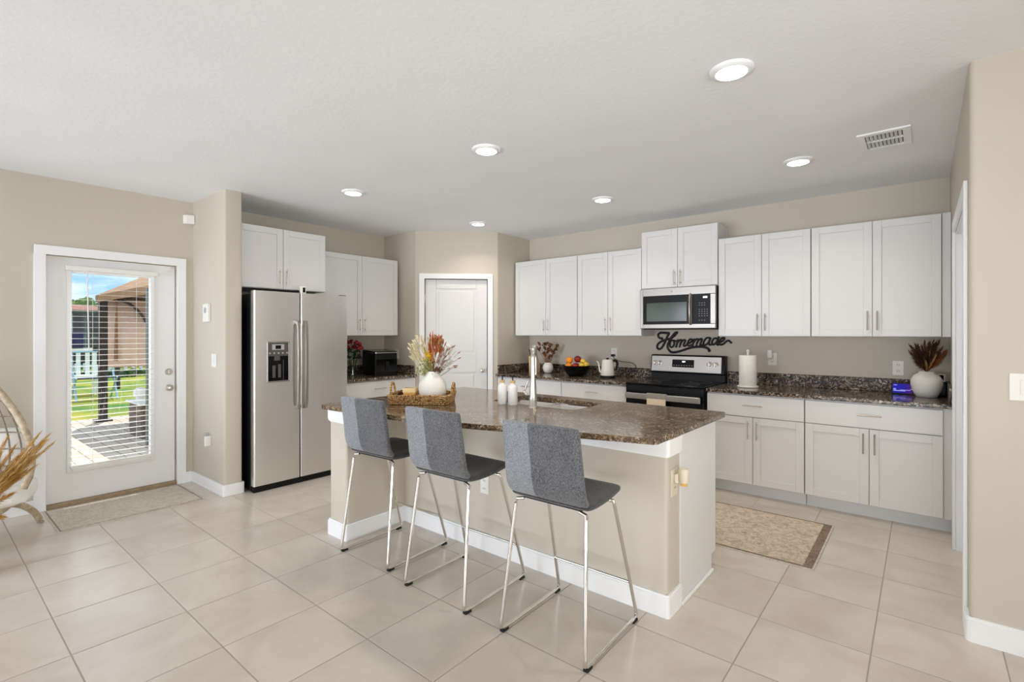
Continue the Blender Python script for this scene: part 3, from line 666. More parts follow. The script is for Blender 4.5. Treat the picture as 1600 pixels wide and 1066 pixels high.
# ================================================================== island
isl = thing('kitchen_island', (-2.08, 2.75, 0), 'long kitchen island with beige wall front and white end panels', 'kitchen island')
w = MB(); IX0, IX1, IY0, IY1 = -3.218, -.978, 2.398, 2.555; ZT = .884
w.prism(fil([(IX0, 1.90), (-3.025, 1.90), (-3.025, IY0), (IX1, IY0), (IX1, IY1), (IX0, IY1)], (1, 3), .02), 0, ZT); w.build('knee_wall', 'wall', isl, smooth=40)
w = MB()
w.prism(fil([(IX0-.015, 1.885), (-3.010, 1.885), (-3.010, IY0-.015), (IX1+.015, IY0-.015), (IX1+.015, IY1), (IX1+.0005, IY1), (IX1+.0005, IY0-.0005), (-3.0245, IY0-.0005), (-3.0245, 1.8995), (IX0-.0005, 1.8995), (IX0-.0005, IY1), (IX0-.015, IY1)], (1, 3), .018), 0, .10)
w.prism(fil([(IX0-.010, 1.890), (-3.015, 1.890), (-3.015, IY0-.010), (IX1+.010, IY0-.010), (IX1+.010, IY1), (IX1+.0005, IY1), (IX1+.0005, IY0-.0005), (-3.0245, IY0-.0005), (-3.0245, 1.8995), (IX0-.0005, 1.8995), (IX0-.0005, IY1), (IX0-.010, IY1)], (1, 3), .018), .10, .112)
w.build('baseboard', 'trim', isl, smooth=40)
w = MB()
for k, (z0, z1) in ((.004, (.792, .797)), (.009, (.797, .803)), (.013, (.803, .812)), (.015, (.812, .868)), (.018, (.868, .8845))):
    w.prism(fil([(IX0-k, 1.9-k), (-3.025+k, 1.9-k), (-3.025+k, IY0-k), (IX1+k, IY0-k), (IX1+k, IY1), (IX1+.0005, IY1), (IX1+.0005, IY0-.0005), (-3.0245, IY0-.0005), (-3.0245, 1.8995), (IX0-.0005, 1.8995), (IX0-.0005, IY1), (IX0-k, IY1)], (1, 3), .018), z0, z1)
w.build('crown_trim', 'trim', isl, smooth=40)
w = MB(); w.box(IX0, IY1+.001, 0, IX0+.018, 3.12, ZT); w.build('end_panel', 'cabinet', isl, bevel=.001)
w = MB(); w.prism([(IY1+.001, 0), (3.045, 0), (3.045, .10), (3.115, .10), (3.115, ZT), (IY1+.001, ZT)], 0, .018)
for v_ in w.bm.verts: x, y, z = v_.co; v_.co = (IX1-.010+z, x, y)
w.build('end_panel', 'cabinet', isl, bevel=.001)
w = MB(); w.box(IX1+.008, IY1+.001, 0, IX1+.022, 3.045, .018); w.build('shoe_moulding', 'trim', isl, bevel=.005)
w = MB()
w.box(IX0+.019, IY1+.001, .10, IX1-.011, IY1+.02, ZT); w.box(IX0+.019, 3.09, .10, IX1-.011, 3.10, ZT); w.box(IX0+.019, IY1+.001, .10, IX1-.011, 3.09, .118); w.build('cabinet_box', 'cabinet', isl)
w = MB(); w.box(IX0+.019, 3.03, 0, IX1-.011, 3.045, .10); w.build('toe_kick', 'kick', isl)
TI = lambda a, d, z: (a, 3.10+d, z)
es = [-3.19, -2.78, -2.50, -2.07, -1.64, -1.31, -.99]
for i in range(6): d_ = shaker(es[i], es[i+1], .112, .872, isl, TI); handle_v(es[i+1]-.035 if i % 2 == 0 else es[i]+.035, .76, d_, TI, .021)

# island top with bowed near edge and sink cut-out
ic = thing('countertop', (-2.1, 2.6, .8848), 'polished brown granite island countertop with dark veins and bowed edge', 'countertop')
near = spline([(-3.255, 1.832, 0), (-2.95, 1.845, 0), (-2.52, 1.868, 0), (-2.30, 1.892, 0), (-1.95, 1.958, 0), (-1.69, 2.035, 0), (-1.28, 2.15, 0), (-.965, 2.238, 0)], 5)
outer = [(p.x, p.y) for p in near]
outer = fil(outer+[(-.955, 3.285), (-3.285, 3.285)], (0, len(outer)-1, len(outer), len(outer)+1), .03)
SX0, SX1, SY0, SY1 = -2.46, -1.735, 2.735, 3.135
inner = fil([(SX0, SY0), (SX1, SY0), (SX1, SY1), (SX0, SY1)], (0, 1, 2, 3), .06)
bm = bmesh.new()
def loop(poly, z): 
    vs_ = [bm.verts.new((x, y, z)) for x, y in poly]; return vs_, [bm.edges.new((vs_[i], vs_[(i+1) % len(vs_)])) for i in range(len(vs_))]
ov, oe = loop(outer, .9155); iv, ie = loop(inner, .9155)
bmesh.ops.triangle_fill(bm, use_beauty=True, edges=oe+ie)
top = [f for f in bm.faces]
r = bmesh.ops.extrude_face_region(bm, geom=top)
for v_ in [g for g in r['geom'] if isinstance(g, bmesh.types.BMVert)]: v_.co.z = .8852
w = MB(); w.bm.free(); w.bm = bm; slab = w.build('slab', 'granite_island', ic, bevel=.007, seg=3)
# sink
sk = thing('sink', (-2.1, 2.93, .7), 'stainless double bowl undermount sink set in the island top', 'sink')
for x0, x1, dz in ((SX0-.006, -2.125, .69), (-2.085, SX1+.006, .72)):
    w = MB(); R = []
    y0, y1 = SY0-.006, SY1+.006
    for k, z in ((0, .884), (.004, .80), (.012, dz+.03), (.03, dz+.006), (.06, dz)):
        R.append([w.v((x, y, z)) for x, y in fil([(x0+k, y0+k), (x1-k, y0+k), (x1-k, y1-k), (x0+k, y1-k)], (0, 1, 2, 3), .055, 5)])
    for A, B in zip(R, R[1:]):
        for j in range(len(A)): w.f([A[j], A[(j+1) % len(A)], B[(j+1) % len(A)], B[j]])
    w.f(R[-1]); b_ = w.build('bowl', 'sink', sk, smooth=50, solid=.002)
    w = MB(); w.lathe([(.001, 0), (.03, 0), (.038, .003), (.042, .002)], ((x0+x1)/2, (y0+y1)/2, dz+.001), 24, False); w.build('drain', 'chrome', b_, smooth=50)
w = MB(); w.box(-2.126, SY0-.004, .874, -2.084, SY1+.004, .884); w.build('divider', 'sink', sk, bevel=.003)
# faucet
fc = thing('faucet', (-2.014, 2.665, .9158), 'tall brushed nickel pull-down faucet standing behind the island sink', 'faucet')
w = MB(); w.lathe([(.033, 0), (.033, .004), (.026, .010), (.0255, .09), (.022, .14), (.017, .20), (.0155, .30)], (-2.014, 2.665, .9158), 24); w.build('body', 'nickel', fc, smooth=50)
fb = Vector((-2.014, 2.665, 0)); fd = Vector((-.53, .848, 0))
def fp_(k, z): q = fb+fd*k; return (q.x, q.y, z)
w = MB(); w.tube(spline([fp_(0, 1.21), fp_(.002, 1.262), fp_(.03, 1.302), (fp_(.085, 1.318)), fp_(.14, 1.300), fp_(.168, 1.26), fp_(.172, 1.22)], 6), .0148, 14); w.build('spout', 'nickel', fc, smooth=50)
w = MB(); w.tube([fp_(.172, 1.222), fp_(.173, 1.19), fp_(.174, 1.12)], [.017, .019, .016], 16); w.build('spray_head', 'nickel', fc, smooth=50)
w = MB(); q0 = Vector((-2.014, 2.665, 1.0)); w.tube([q0, q0-RTV*.05], .014, 14); w.tube(spline([q0-RTV*.048, q0-RTV*.058+Vector((0, 0, .02)), q0-RTV*.045+Vector((0, 0, .06)), q0-RTV*.030+Vector((0, 0, .10))], 5), .0065, 8); w.build('lever', 'nickel', fc, smooth=50)
# soap bottles
for x, y, lab in ((-2.275, 2.655, 'white pump soap bottle on the island, further from the faucet'), (-2.195, 2.672, 'white pump soap bottle on the island, nearer the faucet')):
    t = thing('soap_bottle', (x, y, .9158), lab, 'soap bottle', 'soap bottles beside the faucet')
    w = MB(); w.lathe([(.030, 0), (.033, .004), (.033, .118), (.028, .134), (.016, .142), (.015, .15)], (0, 0, 0), 28); w.build('bottle', 'bottle', t, local=True, smooth=50)
    w = MB(); w.cyl((0, 0, .1505), (0, 0, .168), .0175, n=20); w.build('collar', 'bamboo', t, local=True)
    w = MB(); w.cyl((0, 0, .168), (0, 0, .195), .005, n=10); w.tube([(0, 0, .195), (-.004, .012, .2), (-.01, .04, .196), (-.012, .046, .19)], [.006, .006, .005, .004], 8); w.box(-.008, -.008, .193, .008, .014, .204); w.build('pump', 'black', t, local=True)

# woven tray
RB = math.radians(35.5)
bk = thing('woven_tray', (-2.775, 2.36, .9158), 'rectangular woven seagrass tray with loop handles on the island', 'tray', rz=RB)
hl, hw = .213, .152
def rrect(a, b, r=.03): return fil([(-a, -b), (a, -b), (a, b), (-a, b)], (0, 1, 2, 3), r, 5)
w = MB(); w.prism(rrect(hl-.012, hw-.012), 0, .012); w.build('base', 'weave', bk, local=True)
w = MB()
for k in range(5):
    z = .008+k*.0135; e = k*.0025
    P_ = rrect(hl-.008+e, hw-.008+e); P2 = []
    for i in range(len(P_)):
        a, b = Vector(P_[i]), Vector(P_[(i+1) % len(P_)]); n = max(1, int((b-a).length/.01))
        for j in range(n): q = a.lerp(b, j/n); P2.append(q)
    w.tube([(q.x, q.y, z+.002*math.sin(i*1.6+k*3.1)) for i, q in enumerate(P2)], [.0072*(1+.16*math.sin(i*1.6+k*PI)) for i in range(len(P2))], 7, closed=True)
w.build('rim', 'weave', bk, local=True, smooth=60)
for s_ in (-1, 1):
    w = MB(); x = s_*(hl+.004)
    w.tube(spline([(x, -.05, .06), (x+.004*s_, -.045, .10), (x+.006*s_, -.02, .135), (x+.006*s_, .02, .135), (x+.004*s_, .045, .10), (x, .05, .06)], 6), .0085, 8); w.build('handle', 'weave', bk, local=True, smooth=60)
# things on the tray (positions in tray frame)
def on_tray(a, b, z): p = Matrix.Rotation(RB, 3, 'Z') @ Vector((a, b, 0)); return (-2.775+p.x, 2.36+p.y, .9158+z)
t = thing('candle', on_tray(-.088, -.01, .0125), 'square amber candle on the woven tray beside the white vase', 'candle', rz=RB)
w = MB(); w.prism(rrect(.042, .042, .006), 0, .068); w.build('wax', 'candle', t, local=True)
w = MB(); w.prism(rrect(.046, .046, .007), .062, .092); w.build('rim', 'candle_rim', t, local=True)
random.seed(3)
for i, (a, b) in enumerate(((-.15, .06), (-.12, .085), (-.165, .02))):
    t = thing('pine_cone', on_tray(a, b, .0125), ('dark brown pine cone in the far left corner of the woven tray', 'dark brown pine cone in the woven tray, closest to the candle', 'dark brown pine cone at the left end of the woven tray')[i], 'pine cone', 'pine cones in the tray')
    w = MB()
    for k in range(7):
        z = .008+k*.008; r = .022*math.sin(PI*(k+1.6)/9)
        for j in range(8):
            an = j*PI/4+k*.4; w.ball((r*math.cos(an), r*math.sin(an), z), .0065, sz=.7, sub=1)
    w.lathe([(.012, 0), (.014, .01), (.012, .045), (.003, .06)], (0, 0, 0), 10); w.build('scales', 'brown_dry', t, local=True)
vs1 = thing('vase', on_tray(.067, .02, .0125), 'round white plaster vase on the woven tray, holding dried flowers', 'vase')
w = MB(); w.lathe([(.052, 0), (.06, .002), (.082, .02), (.098, .055), (.102, .085), (.096, .12), (.078, .155), (.056, .178), (.046, .19), (.045, .205), (.047, .21), (.042, .21), (.041, .19), (.06, .16), (.06, .03)], (0, 0, 0), 40); w.build('body', 'ceramic_rough', vs1, local=True, smooth=60)

# dried bouquet pieces
def stem(w, p, q, r=.0015, bend=.03):
    p, q = Vector(p), Vector(q); m_ = (p+q)/2+Vector((random.uniform(-bend, bend)*.5, random.uniform(-bend, bend)*.5, .0)); w.tube(spline([p, m_, q], 4), r, 4)
def plume(w, p, q, r, n=40, L_=.03, bw_=.0028):
    """feathery plume along p->q made of thin blades"""
    p, q = Vector(p), Vector(q); d = (q-p); dn = d.normalized(); w.tube([p, q], [.0025, .001], 4)
    a = dn.orthogonal().normalized(); b = dn.cross(a)
    for i in range(n):
        t = i/n; c = p+d*t; an = random.uniform(0, 2*PI); rad = (a*math.cos(an)+b*math.sin(an)); rr = r*math.sin(PI*min(1, .15+t*.85))**.7
        e = c+rad*rr*random.uniform(.25, 1.35)+dn*L_*random.uniform(.4, 1.5); sd_ = dn.cross(rad)*bw_
        v0, v1, v2, v3 = w.v(c+sd_), w.v(c-sd_), w.v(c.lerp(e, .55)-sd_*1.5+rad*.002), w.v(c.lerp(e, .55)+sd_*1.5+rad*.002); v4 = w.v(e)
        w.f([v0, v1, v2, v3]); w.f([v3, v2, v4])
random.seed(11)
vx, vy, vz = on_tray(.067, .02, .0125); top_ = Vector((vx, vy, vz+.2))
bq = thing('dried_bouquet', (vx, vy, vz+.06), 'bouquet of dried cream, rust, yellow and green flowers in the white island vase', 'flowers')
RT = Vector((math.cos(math.radians(39.5)), math.sin(math.radians(39.5)), 0)); FWD = Vector((-RT.y, RT.x, 0))
def pt(u, h, d=0): return top_+RT*u+Vector((0, 0, h*1.12 if h > 0 else h))+FWD*d
M['cream_dry'] = mottled('cream_dried_grass', sr(226, 214, 176), sr(240, 232, 204), 14, .9)
M['sage'] = mottled('sage_green_dried', sr(128, 134, 78), sr(164, 166, 108), 14, .9)
M['yellow_dry'] = mottled('yellow_dried_flower', sr(214, 176, 20), sr(232, 200, 60), 30, .9)
M['coral_dry'] = mottled('coral_dried_flower', sr(180, 84, 52), sr(214, 126, 88), 20, .9)
M['white_dry'] = mottled('white_dried_grass', sr(232, 230, 222), sr(246, 244, 238), 20, .9)
w = MB()
for i in range(46):
    u = random.uniform(-.165, -.035); h = .09+random.uniform(0, .16)*(1-abs(u+.09)*2.2); q = pt(u, h, random.uniform(-.08, .08)); stem(w, pt(-.01+random.uniform(-.02, .02), -.06), q, .0011); plume(w, q-(q-top_).normalized()*.05, q, .011, 26, .014)
w.build('cream_grass', 'cream_dry', bq)
w = MB()
for i in range(32):
    u = random.uniform(-.05, .055); h = random.uniform(.13, .255); q = pt(u+.025, h, random.uniform(-.05, .05)); stem(w, pt(random.uniform(-.02, .02), -.06), q, .0013); plume(w, q-(q-top_).normalized()*.06, q, .010, 22, .02)
w.build('coral_spikes', 'coral_dry', bq)
w = MB()
for i in range(20):
    u = random.uniform(-.03, .09); h = random.uniform(.17, .25); q = pt(u, h, random.uniform(-.05, .05)); plume(w, q-(q-top_).normalized()*.07, q, .009, 20, .02)
w.build('tan_spikes', 'tan_dry', bq)
w = MB()
for i in range(40):
    u = random.uniform(.03, .155); h = random.uniform(.04, .19); q = pt(u, h, random.uniform(-.07, .07)); stem(w, pt(random.uniform(-.02, .02), -.06), q, .0009); plume(w, q-(q-top_).normalized()*.05, q, .014, 24, .012)
w.build('white_grass', 'white_dry', bq)
w = MB()
for i in range(26):
    u = random.uniform(.05, .178); h = random.uniform(.02, .20); q = pt(u, h, random.uniform(-.06, .06)); stem(w, pt(random.uniform(-.02, .02), -.06), q, .0009)
    d = (q-top_).normalized(); w.tube([q, q+d*.01, q+d*.022, q+d*.03], [.001, .0042, .003, .0005], 5)
w.build('rust_buds', 'rust_dry', bq)
w = MB()
for i in range(150):
    a = random.uniform(0, 2*PI); u = random.gauss(-.03, .036); h = random.uniform(.0, .10)-abs(u+.03)*.3; q = pt(u, h, random.uniform(-.05, .05)); stem(w, pt(0, -.05), q, .001, .01)
    w.ball(q, random.uniform(.005, .009), sub=1)
w.build('green_filler', 'sage', bq)
w = MB()
for i in range(90):
    u = random.gauss(-.03, .015); h = random.gauss(.11, .014); w.ball(pt(u, h, random.gauss(-.02, .012)), .005, sub=1)
stem(w, pt(0, -.05), pt(-.03, .115, -.02), .002); w.build('yellow_bloom', 'yellow_dry', bq)
w = MB()
for i in range(24):
    u = random.gauss(.035, .014); h = random.gauss(.04, .02); q = pt(u, h, random.uniform(-.06, 0)); stem(w, pt(0, -.05), q, .001, .01); w.ball(q, random.uniform(.006, .010), sub=1)
w.build('dark_blooms', 'brown_dry', bq)

# island electrical plates
def plate(name, T, a, z, label, cat, wd=.072, ht=.116, mt='white_plastic', kind='outlet', group=None):
    t = thing(name, T(a, 0, z), label, cat, group)
    w = MB(T); w.box(a-wd/2, .0005, z-ht/2, a+wd/2, .006, z+ht/2); w.build('cover_plate', mt, t, bevel=.002)
    if kind == 'outlet':
        for dz in (-.026, .026):
            w = MB(T); w.box(a-.015, .006, z+dz-.014, a+.015, .008, z+dz+.014); r = w.build('receptacle', mt, t, bevel=.003)
            w = MB(T); w.box(a-.008, .008, z+dz-.004, a-.005, .0085, z+dz+.007); w.box(a+.005, .008, z+dz-.004, a+.008, .0085, z+dz+.007); w.build('slot', 'slot', r)
    else:
        n = max(1, round(wd/.072))
        for i in range(n):
            x = a-(n-1)*.023+i*.046; w = MB(T); w.box(x-.0155, .006, z-.033, x+.0155, .0095, z+.033); w.build('rocker', mt, t, bevel=.002)
    return t
plate('outlet', TB(2.398), -2.205, .425, 'white outlet low on the front of the island between stools', 'outlet')
TR = lambda a, d, z: (IX1+d, a, z)
plate('outlet', TR, 2.478, .655, 'cream outlet on the right end of the island', 'outlet', .08, .135, 'cream_plastic')
t = thing('plug_in_freshener', (IX1+.03, 2.50, .69), 'cream plug-in air freshener in the island end outlet', 'air freshener')
w = MB(); w.box(IX1+.0085, 2.462, .655, IX1+.03, 2.498, .70); w.build('plug', 'cream_plastic', t, bevel=.005)
w = MB(); w.lathe([(.012, -.034), (.021, -.034), (.024, -.02), (.024, .03), (.021, .036), (.012, .036)], (IX1+.052, 2.482, .695), 20); w.build('body', 'cream_plastic', t, smooth=50)
w = MB(); w.cyl((IX1+.052, 2.482, .645), (IX1+.052, 2.482, .6605), .017, n=16); w.build('oil_bottle', 'candle', t)

# ================================================================== bar stools
def make_stool(label):
    t = thing('bar_stool', (0, 0, 0), label, 'bar stool', 'bar stools along the island')
    hw_ = .205
    # frame: two side loops (runner on floor, two uprights) ; front = +y
    for s_ in (-1, 1):
        w = MB(); xf = s_*.226; xt = s_*.190
        pts = [(xt*.8, -.165, .628), (xt, -.172, .622), (xt+(xf-xt)*.05, -.180, .60)]
        pts += [(xf, -.246, .05), (xf, -.249, .026), (xf, -.236, .0145), (xf, -.20, .0135), (xf, .20, .0135), (xf, .236, .0145), (xf, .249, .026), (xf, .244, .05)]
        pts += [(xt+(xf-xt)*.05, .085, .60), (xt, .075, .622), (xt*.8, .062, .630)]
        w.tube(pts, .0088, 10); w.build('side_frame', 'chrome', t, local=True, smooth=60)
        for y in (-.225, .225):
            w = MB(); w.box(xf-.0115, y-.022, 0, xf+.0115, y+.022, .012); w.build('foot_pad', 'rubber', t, local=True, bevel=.003)
    w = MB(); w.tube([(-.214, .19, .205), (.214, .19, .205)], .0065, 10); w.build('footrest', 'chrome', t, local=True, smooth=60)
    for yq in (-.150, .060):
        w = MB(); w.tube([(-.155, yq, .631), (.155, yq, .631)], .006, 8); w.build('seat_support', 'rubber', t, local=True)
    # shell: L profile of thick upholstery
    def shell(prof, half, th, name, m):
        w = MB(); n = len(prof); P_ = [Vector((0, y, z)) for y, z in prof]; rows = []
        cols = [-1, -.97, -.7, 0, .7, .97, 1]
        for side in (0, 1):
            rr = []
            for i, p in enumerate(P_):
                d = (P_[min(i+1, n-1)]-P_[max(i-1, 0)]).normalized(); nn = Vector((0, -d.z, d.y)); row = []
                for c in cols:
                    e = th*(.5 if abs(c) < .99 else .22); q = p+nn*(e if side else -e); row.append(w.v((half[i]*c, q.y, q.z)))
                rr.append(row)
            rows.append(rr)
        A, B = rows; k = len(cols)
        for i in range(n-1):
            for j in range(k-1): w.f([A[i][j], A[i][j+1], A[i+1][j+1], A[i+1][j]]); w.f([B[i][j+1], B[i][j], B[i+1][j], B[i+1][j+1]])
            w.f([A[i][0], A[i+1][0], B[i+1][0], B[i][0]]); w.f([A[i+1][-1], A[i][-1], B[i][-1], B[i+1][-1]])
        for j in range(k-1): w.f([A[0][j+1], A[0][j], B[0][j], B[0][j+1]]); w.f([A[-1][j], A[-1][j+1], B[-1][j+1], B[-1][j]])
        return w.build(name, m, t, local=True, smooth=80, sub=1)
    back = [(-.262, 1.010), (-.260, .995), (-.252, .94), (-.240, .87), (-.232, .81), (-.228, .76), (-.216, .708), (-.200, .684), (-.182, .668)]
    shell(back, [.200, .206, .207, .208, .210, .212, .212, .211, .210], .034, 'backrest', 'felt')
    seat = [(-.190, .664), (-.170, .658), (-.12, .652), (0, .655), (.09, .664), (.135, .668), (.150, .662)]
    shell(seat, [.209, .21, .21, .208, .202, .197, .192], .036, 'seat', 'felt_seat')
    return t
def dup(root, loc, rz, label):
    r = root.copy(); COL.objects.link(r); r.location = loc; r.rotation_euler = (0, 0, rz); r['label'] = label
    for ch in list(root.children):
        c = ch.copy(); COL.objects.link(c); c.parent = r
        for g in ch.children: d = g.copy(); COL.objects.link(d); d.parent = c
    return r
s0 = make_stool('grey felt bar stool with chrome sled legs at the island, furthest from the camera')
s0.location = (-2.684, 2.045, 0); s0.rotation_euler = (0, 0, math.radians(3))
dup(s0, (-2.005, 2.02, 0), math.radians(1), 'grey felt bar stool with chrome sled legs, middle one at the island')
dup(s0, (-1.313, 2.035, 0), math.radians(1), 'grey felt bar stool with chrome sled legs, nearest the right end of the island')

# ================================================================== wall plates
plate('outlet', TB(YB), -3.74, 1.18, 'white double outlet behind the small vase of brown flowers', 'outlet', .075, .12)
plate('outlet', TB(YB), -2.80, 1.18, 'white outlet on the wall behind the white kettle', 'outlet', .075, .12)
plate('outlet', TB(YB), -1.115, 1.165, 'white outlet right of the paper towel roll', 'outlet', .08, .12)
plate('outlet', TB(YB), -.16, 1.12, 'white outlet on the wall beside the dark dried plumes', 'outlet', .075, .12)
t = thing('plug_in_device', (-1.13, YB-.03, 1.2), 'white plug-in gadget in the outlet right of the paper towels', 'plug-in device')
w = MB(); w.box(-1.155, YB-.045, 1.17, -1.11, YB-.009, 1.255); w.build('body', 'white_plastic', t, bevel=.01, seg=3)
TS = TB(1.742)
plate('light_switch', TS, -4.87, 1.17, 'white light switch on the stub wall left of the fridge', 'light switch', .105, .118, kind='switch')
plate('outlet', TS, -5.0, .455, 'white outlet low on the stub wall left of the fridge', 'outlet')
t = thing('plug_in_night_light', (-4.97, 1.71, .46), 'white plug-in night light in the low outlet on the stub wall', 'night light')
w = MB(); w.box(-5.005, 1.700, .45, -4.965, 1.733, .515); w.build('lamp', 'soft_grey', t, bevel=.004)
w = MB(); w.box(-4.962, 1.69, .40, -4.935, 1.741, .49); w.build('plug', 'white_plastic', t, bevel=.006)
t = thing('alarm_keypad', (-5.02, 1.74, 1.6), 'small white alarm keypad mounted high on the stub wall', 'keypad')
w = MB(TS); w.box(-5.075, .0005, 1.515, -4.95, .026, 1.68); w.build('case', 'white_plastic', t, bevel=.006)
w = MB(TS); w.lathe([(.001, 0), (.03, 0), (.03, .0015), (.001, .0015)], (0, 0, 0), 20)
for v_ in w.bm.verts: 
    y_ = v_.co.y
    pass
w.bm.free(); w = MB(TS); w.tube([(-5.012, .026, 1.62), (-5.012, .0275, 1.62)], .028, 20); w.build('dial', 'soft_grey', t)
t = thing('motion_sensor', (-5.35, 1.70, 2.49), 'small white motion sensor box high in the corner by the ceiling', 'sensor')
w = MB(); w.prism([(-5.388, 1.655), (-5.345, 1.672), (-5.33, 1.739), (-5.388, 1.739)], 2.445, 2.53); w.build('case', 'white_plastic', t, bevel=.006)
plate('light_switch', TB(3.105), .345, 1.175, 'white light switch at the right edge on the near beige wall', 'light switch', .10, .12, kind='switch')
t = thing('wall_switch', (.16, 4.66, 1.17), 'narrow light switch on the right wall behind the large white vase', 'light switch')
w = MB(); w.box(XR-.006, 4.62, 1.11, XR-.0005, 4.69, 1.23); w.build('cover_plate', 'white_plastic', t, bevel=.002)

# ================================================================== back counter, left part
ZC = .916
# knife block
t = thing('knife_block', (-3.765, 5.02, ZC), 'pale wood knife block with steel handled knives in the back corner', 'knife block', rz=.2)
w = MB(); w.prism([(-.07, 0), (.06, 0), (.06, .11), (-.02, .235), (-.085, .20)], -.045, .045)
for v_ in w.bm.verts: x, y, z = v_.co; v_.co = (z, x, y)
w.build('block', 'wood', t, local=True, bevel=.004)
for i in range(6):
    x = -.03+(i % 3)*.03; y = -.05+(i//3)*.035; z = .205-(i//3)*-.01
    w = MB(); w.tube([(x, y, z), (x, y-.03, z+.055), (x, y-.05, z+.095)], [.009, .010, .009], 8); w.build('knife_handle', 'white_plastic' if i % 2 else 'nickel', t, local=True, smooth=50)
# small vase + brown flowers
t = thing('small_vase', (-3.62, 5.10, ZC), 'small round white vase on the back counter by the outlet', 'vase')
w = MB(); w.lathe([(.028, 0), (.045, .008), (.062, .04), (.066, .07), (.060, .10), (.044, .122), (.030, .13), (.027, .128), (.04, .11), (.04, .02)], (0, 0, 0), 32); w.build('body', 'ceramic', t, local=True, smooth=60)
random.seed(5)
t = thing('dried_flowers', (-3.62, 5.10, ZC+.05), 'spray of brown dried flowers in the small round white vase', 'flowers')
w = MB(); b0 = Vector((-3.62, 5.10, ZC+.07)); fl = []
for u, h in ((-.12, .36), (-.13, .30), (-.03, .37), (.03, .36), (-.05, .33), (.01, .31), (.12, .34), (.10, .30), (.07, .26), (-.03, .22), (.03, .21), (-.05, .25), (.04, .29), (0, .27)):
    q = b0+RT*u*.9+Vector((0, 0, h-.07))+FWD*random.uniform(-.03, .03); fl.append(q); stem(w, b0, q, .002, .01)
w.build('stems', 'rust_dry', t)
for i, q in enumerate(fl):
    w = MB()
    for k in range(9): w.ball(q+Vector((random.gauss(0, .010), random.gauss(0, .010), random.gauss(0, .012))), .015, sz=.7, sub=1)
    w.build('bloom', 'brown_dry' if i % 3 else 'rust_dry', t)
# fruit bowl
BC = Vector((-3.11, 4.95, ZC))
t = thing('fruit_bowl', BC, 'wide black bowl full of fruit on the counter left of the kettle', 'bowl')
w = MB(); w.lathe([(.07, 0), (.085, .002), (.115, .03), (.145, .075), (.162, .118), (.166, .122), (.160, .124), (.140, .08), (.11, .036), (.08, .014), (.001, .012)], (0, 0, 0), 40, False); w.f([v_ for v_ in w.bm.verts][:40][::-1]); w.build('body', 'black', t, local=True, smooth=60)
def fruit(kind, m, pos, r, lab, grp, el=1.0):
    p = BC+RT*pos[0]+FWD*pos[1]+Vector((0, 0, pos[2])); t = thing(kind, p, lab, kind.replace('_', ' '), grp)
    w = MB(); w.ball((0, 0, 0), r, sx=el if el != 1 else 1, sz=.94 if kind != 'lemon' else .9, sub=3)
    if kind == 'lemon': w.cyl((r*el*.93, 0, 0), (r*el*1.12, 0, 0), .008, .004, 8)
    if kind == 'apple':
        for v_ in w.bm.verts:
            rad = math.hypot(v_.co.x, v_.co.y)
            if v_.co.z > 0 and rad < r*.5: v_.co.z -= (r*.5-rad)*.5
    w.build('flesh', m, t, local=True, smooth=180)
    if kind == 'apple': w = MB(); w.cyl((0, 0, r*.62), (.004, 0, r*1.12), .0018, n=6); w.build('stalk', 'bark', t, local=True)
    t.rotation_euler = (random.uniform(-.3, .3), random.uniform(-.3, .3), random.uniform(0, 3)) if kind != 'lemon' else (0, .2, random.uniform(0, 3)); return t
fruit('orange', 'orange', (-.095, -.03, .112), .043, 'orange resting low at the left rim of the fruit bowl', 'oranges in the bowl')
fruit('orange', 'orange', (-.080, .01, .182), .043, 'orange on top of the pile at the left of the fruit bowl', 'oranges in the bowl')
fruit('apple', 'apple', (-.022, -.075, .115), .038, 'red apple low at the front middle of the fruit bowl', 'apples in the bowl')
fruit('apple', 'dark_apple', (.02, .03, .195), .042, 'dark red apple topmost in the fruit bowl', 'apples in the bowl')
fruit('apple', 'dark_apple', (-.005, .02, .118), .038, 'dark red apple half hidden in the middle of the fruit bowl', 'apples in the bowl')
fruit('lemon', 'lemon', (.052, -.075, .128), .031, 'yellow lemon at the front of the fruit bowl, left of the others', 'lemons in the bowl', 1.15)
fruit('lemon', 'lemon', (.112, -.035, .135), .030, 'yellow lemon at the right rim of the fruit bowl', 'lemons in the bowl', 1.15)
fruit('lemon', 'lemon', (.078, .0, .172), .030, 'yellow lemon on top of the other lemons in the bowl', 'lemons in the bowl', 1.15)
fruit('lemon', 'lemon', (.098, -.100, .134), .021, 'small yellow lemon lowest at the front rim of the bowl', 'lemons in the bowl', 1.1)
# kettle
KC = Vector((-2.72, 4.98, ZC))
t = thing('electric_kettle', KC, 'white gooseneck electric kettle with black handle on a black base', 'kettle')
w = MB(); w.lathe([(.078, 0), (.082, .004), (.080, .022), (.06, .026)], (0, 0, 0), 32); w.build('base', 'black', t, local=True, smooth=50)
w = MB(); w.lathe([(.075, .0265), (.077, .032), (.070, .10), (.060, .185), (.056, .196), (.04, .203), (.001, .205)], (0, 0, 0), 36, False); w.f([v_ for v_ in w.bm.verts][:36][::-1]); w.build('body', 'white_plastic', t, local=True, smooth=50)
w = MB(); w.cyl((0, 0, .205), (0, 0, .222), .014, .016, 14); w.build('lid_knob', 'black', t, local=True)
def kp(u, h, d=0): return RT*u+Vector((0, 0, h))+FWD*d
w = MB(); w.tube(spline([kp(-.068, .06), kp(-.086, .075), kp(-.094, .12), kp(-.104, .165), kp(-.120, .185)], 6), [.011-.0045*i/24 for i in range(25)], 10); w.build('spout', 'white_plastic', t, local=True, smooth=50)
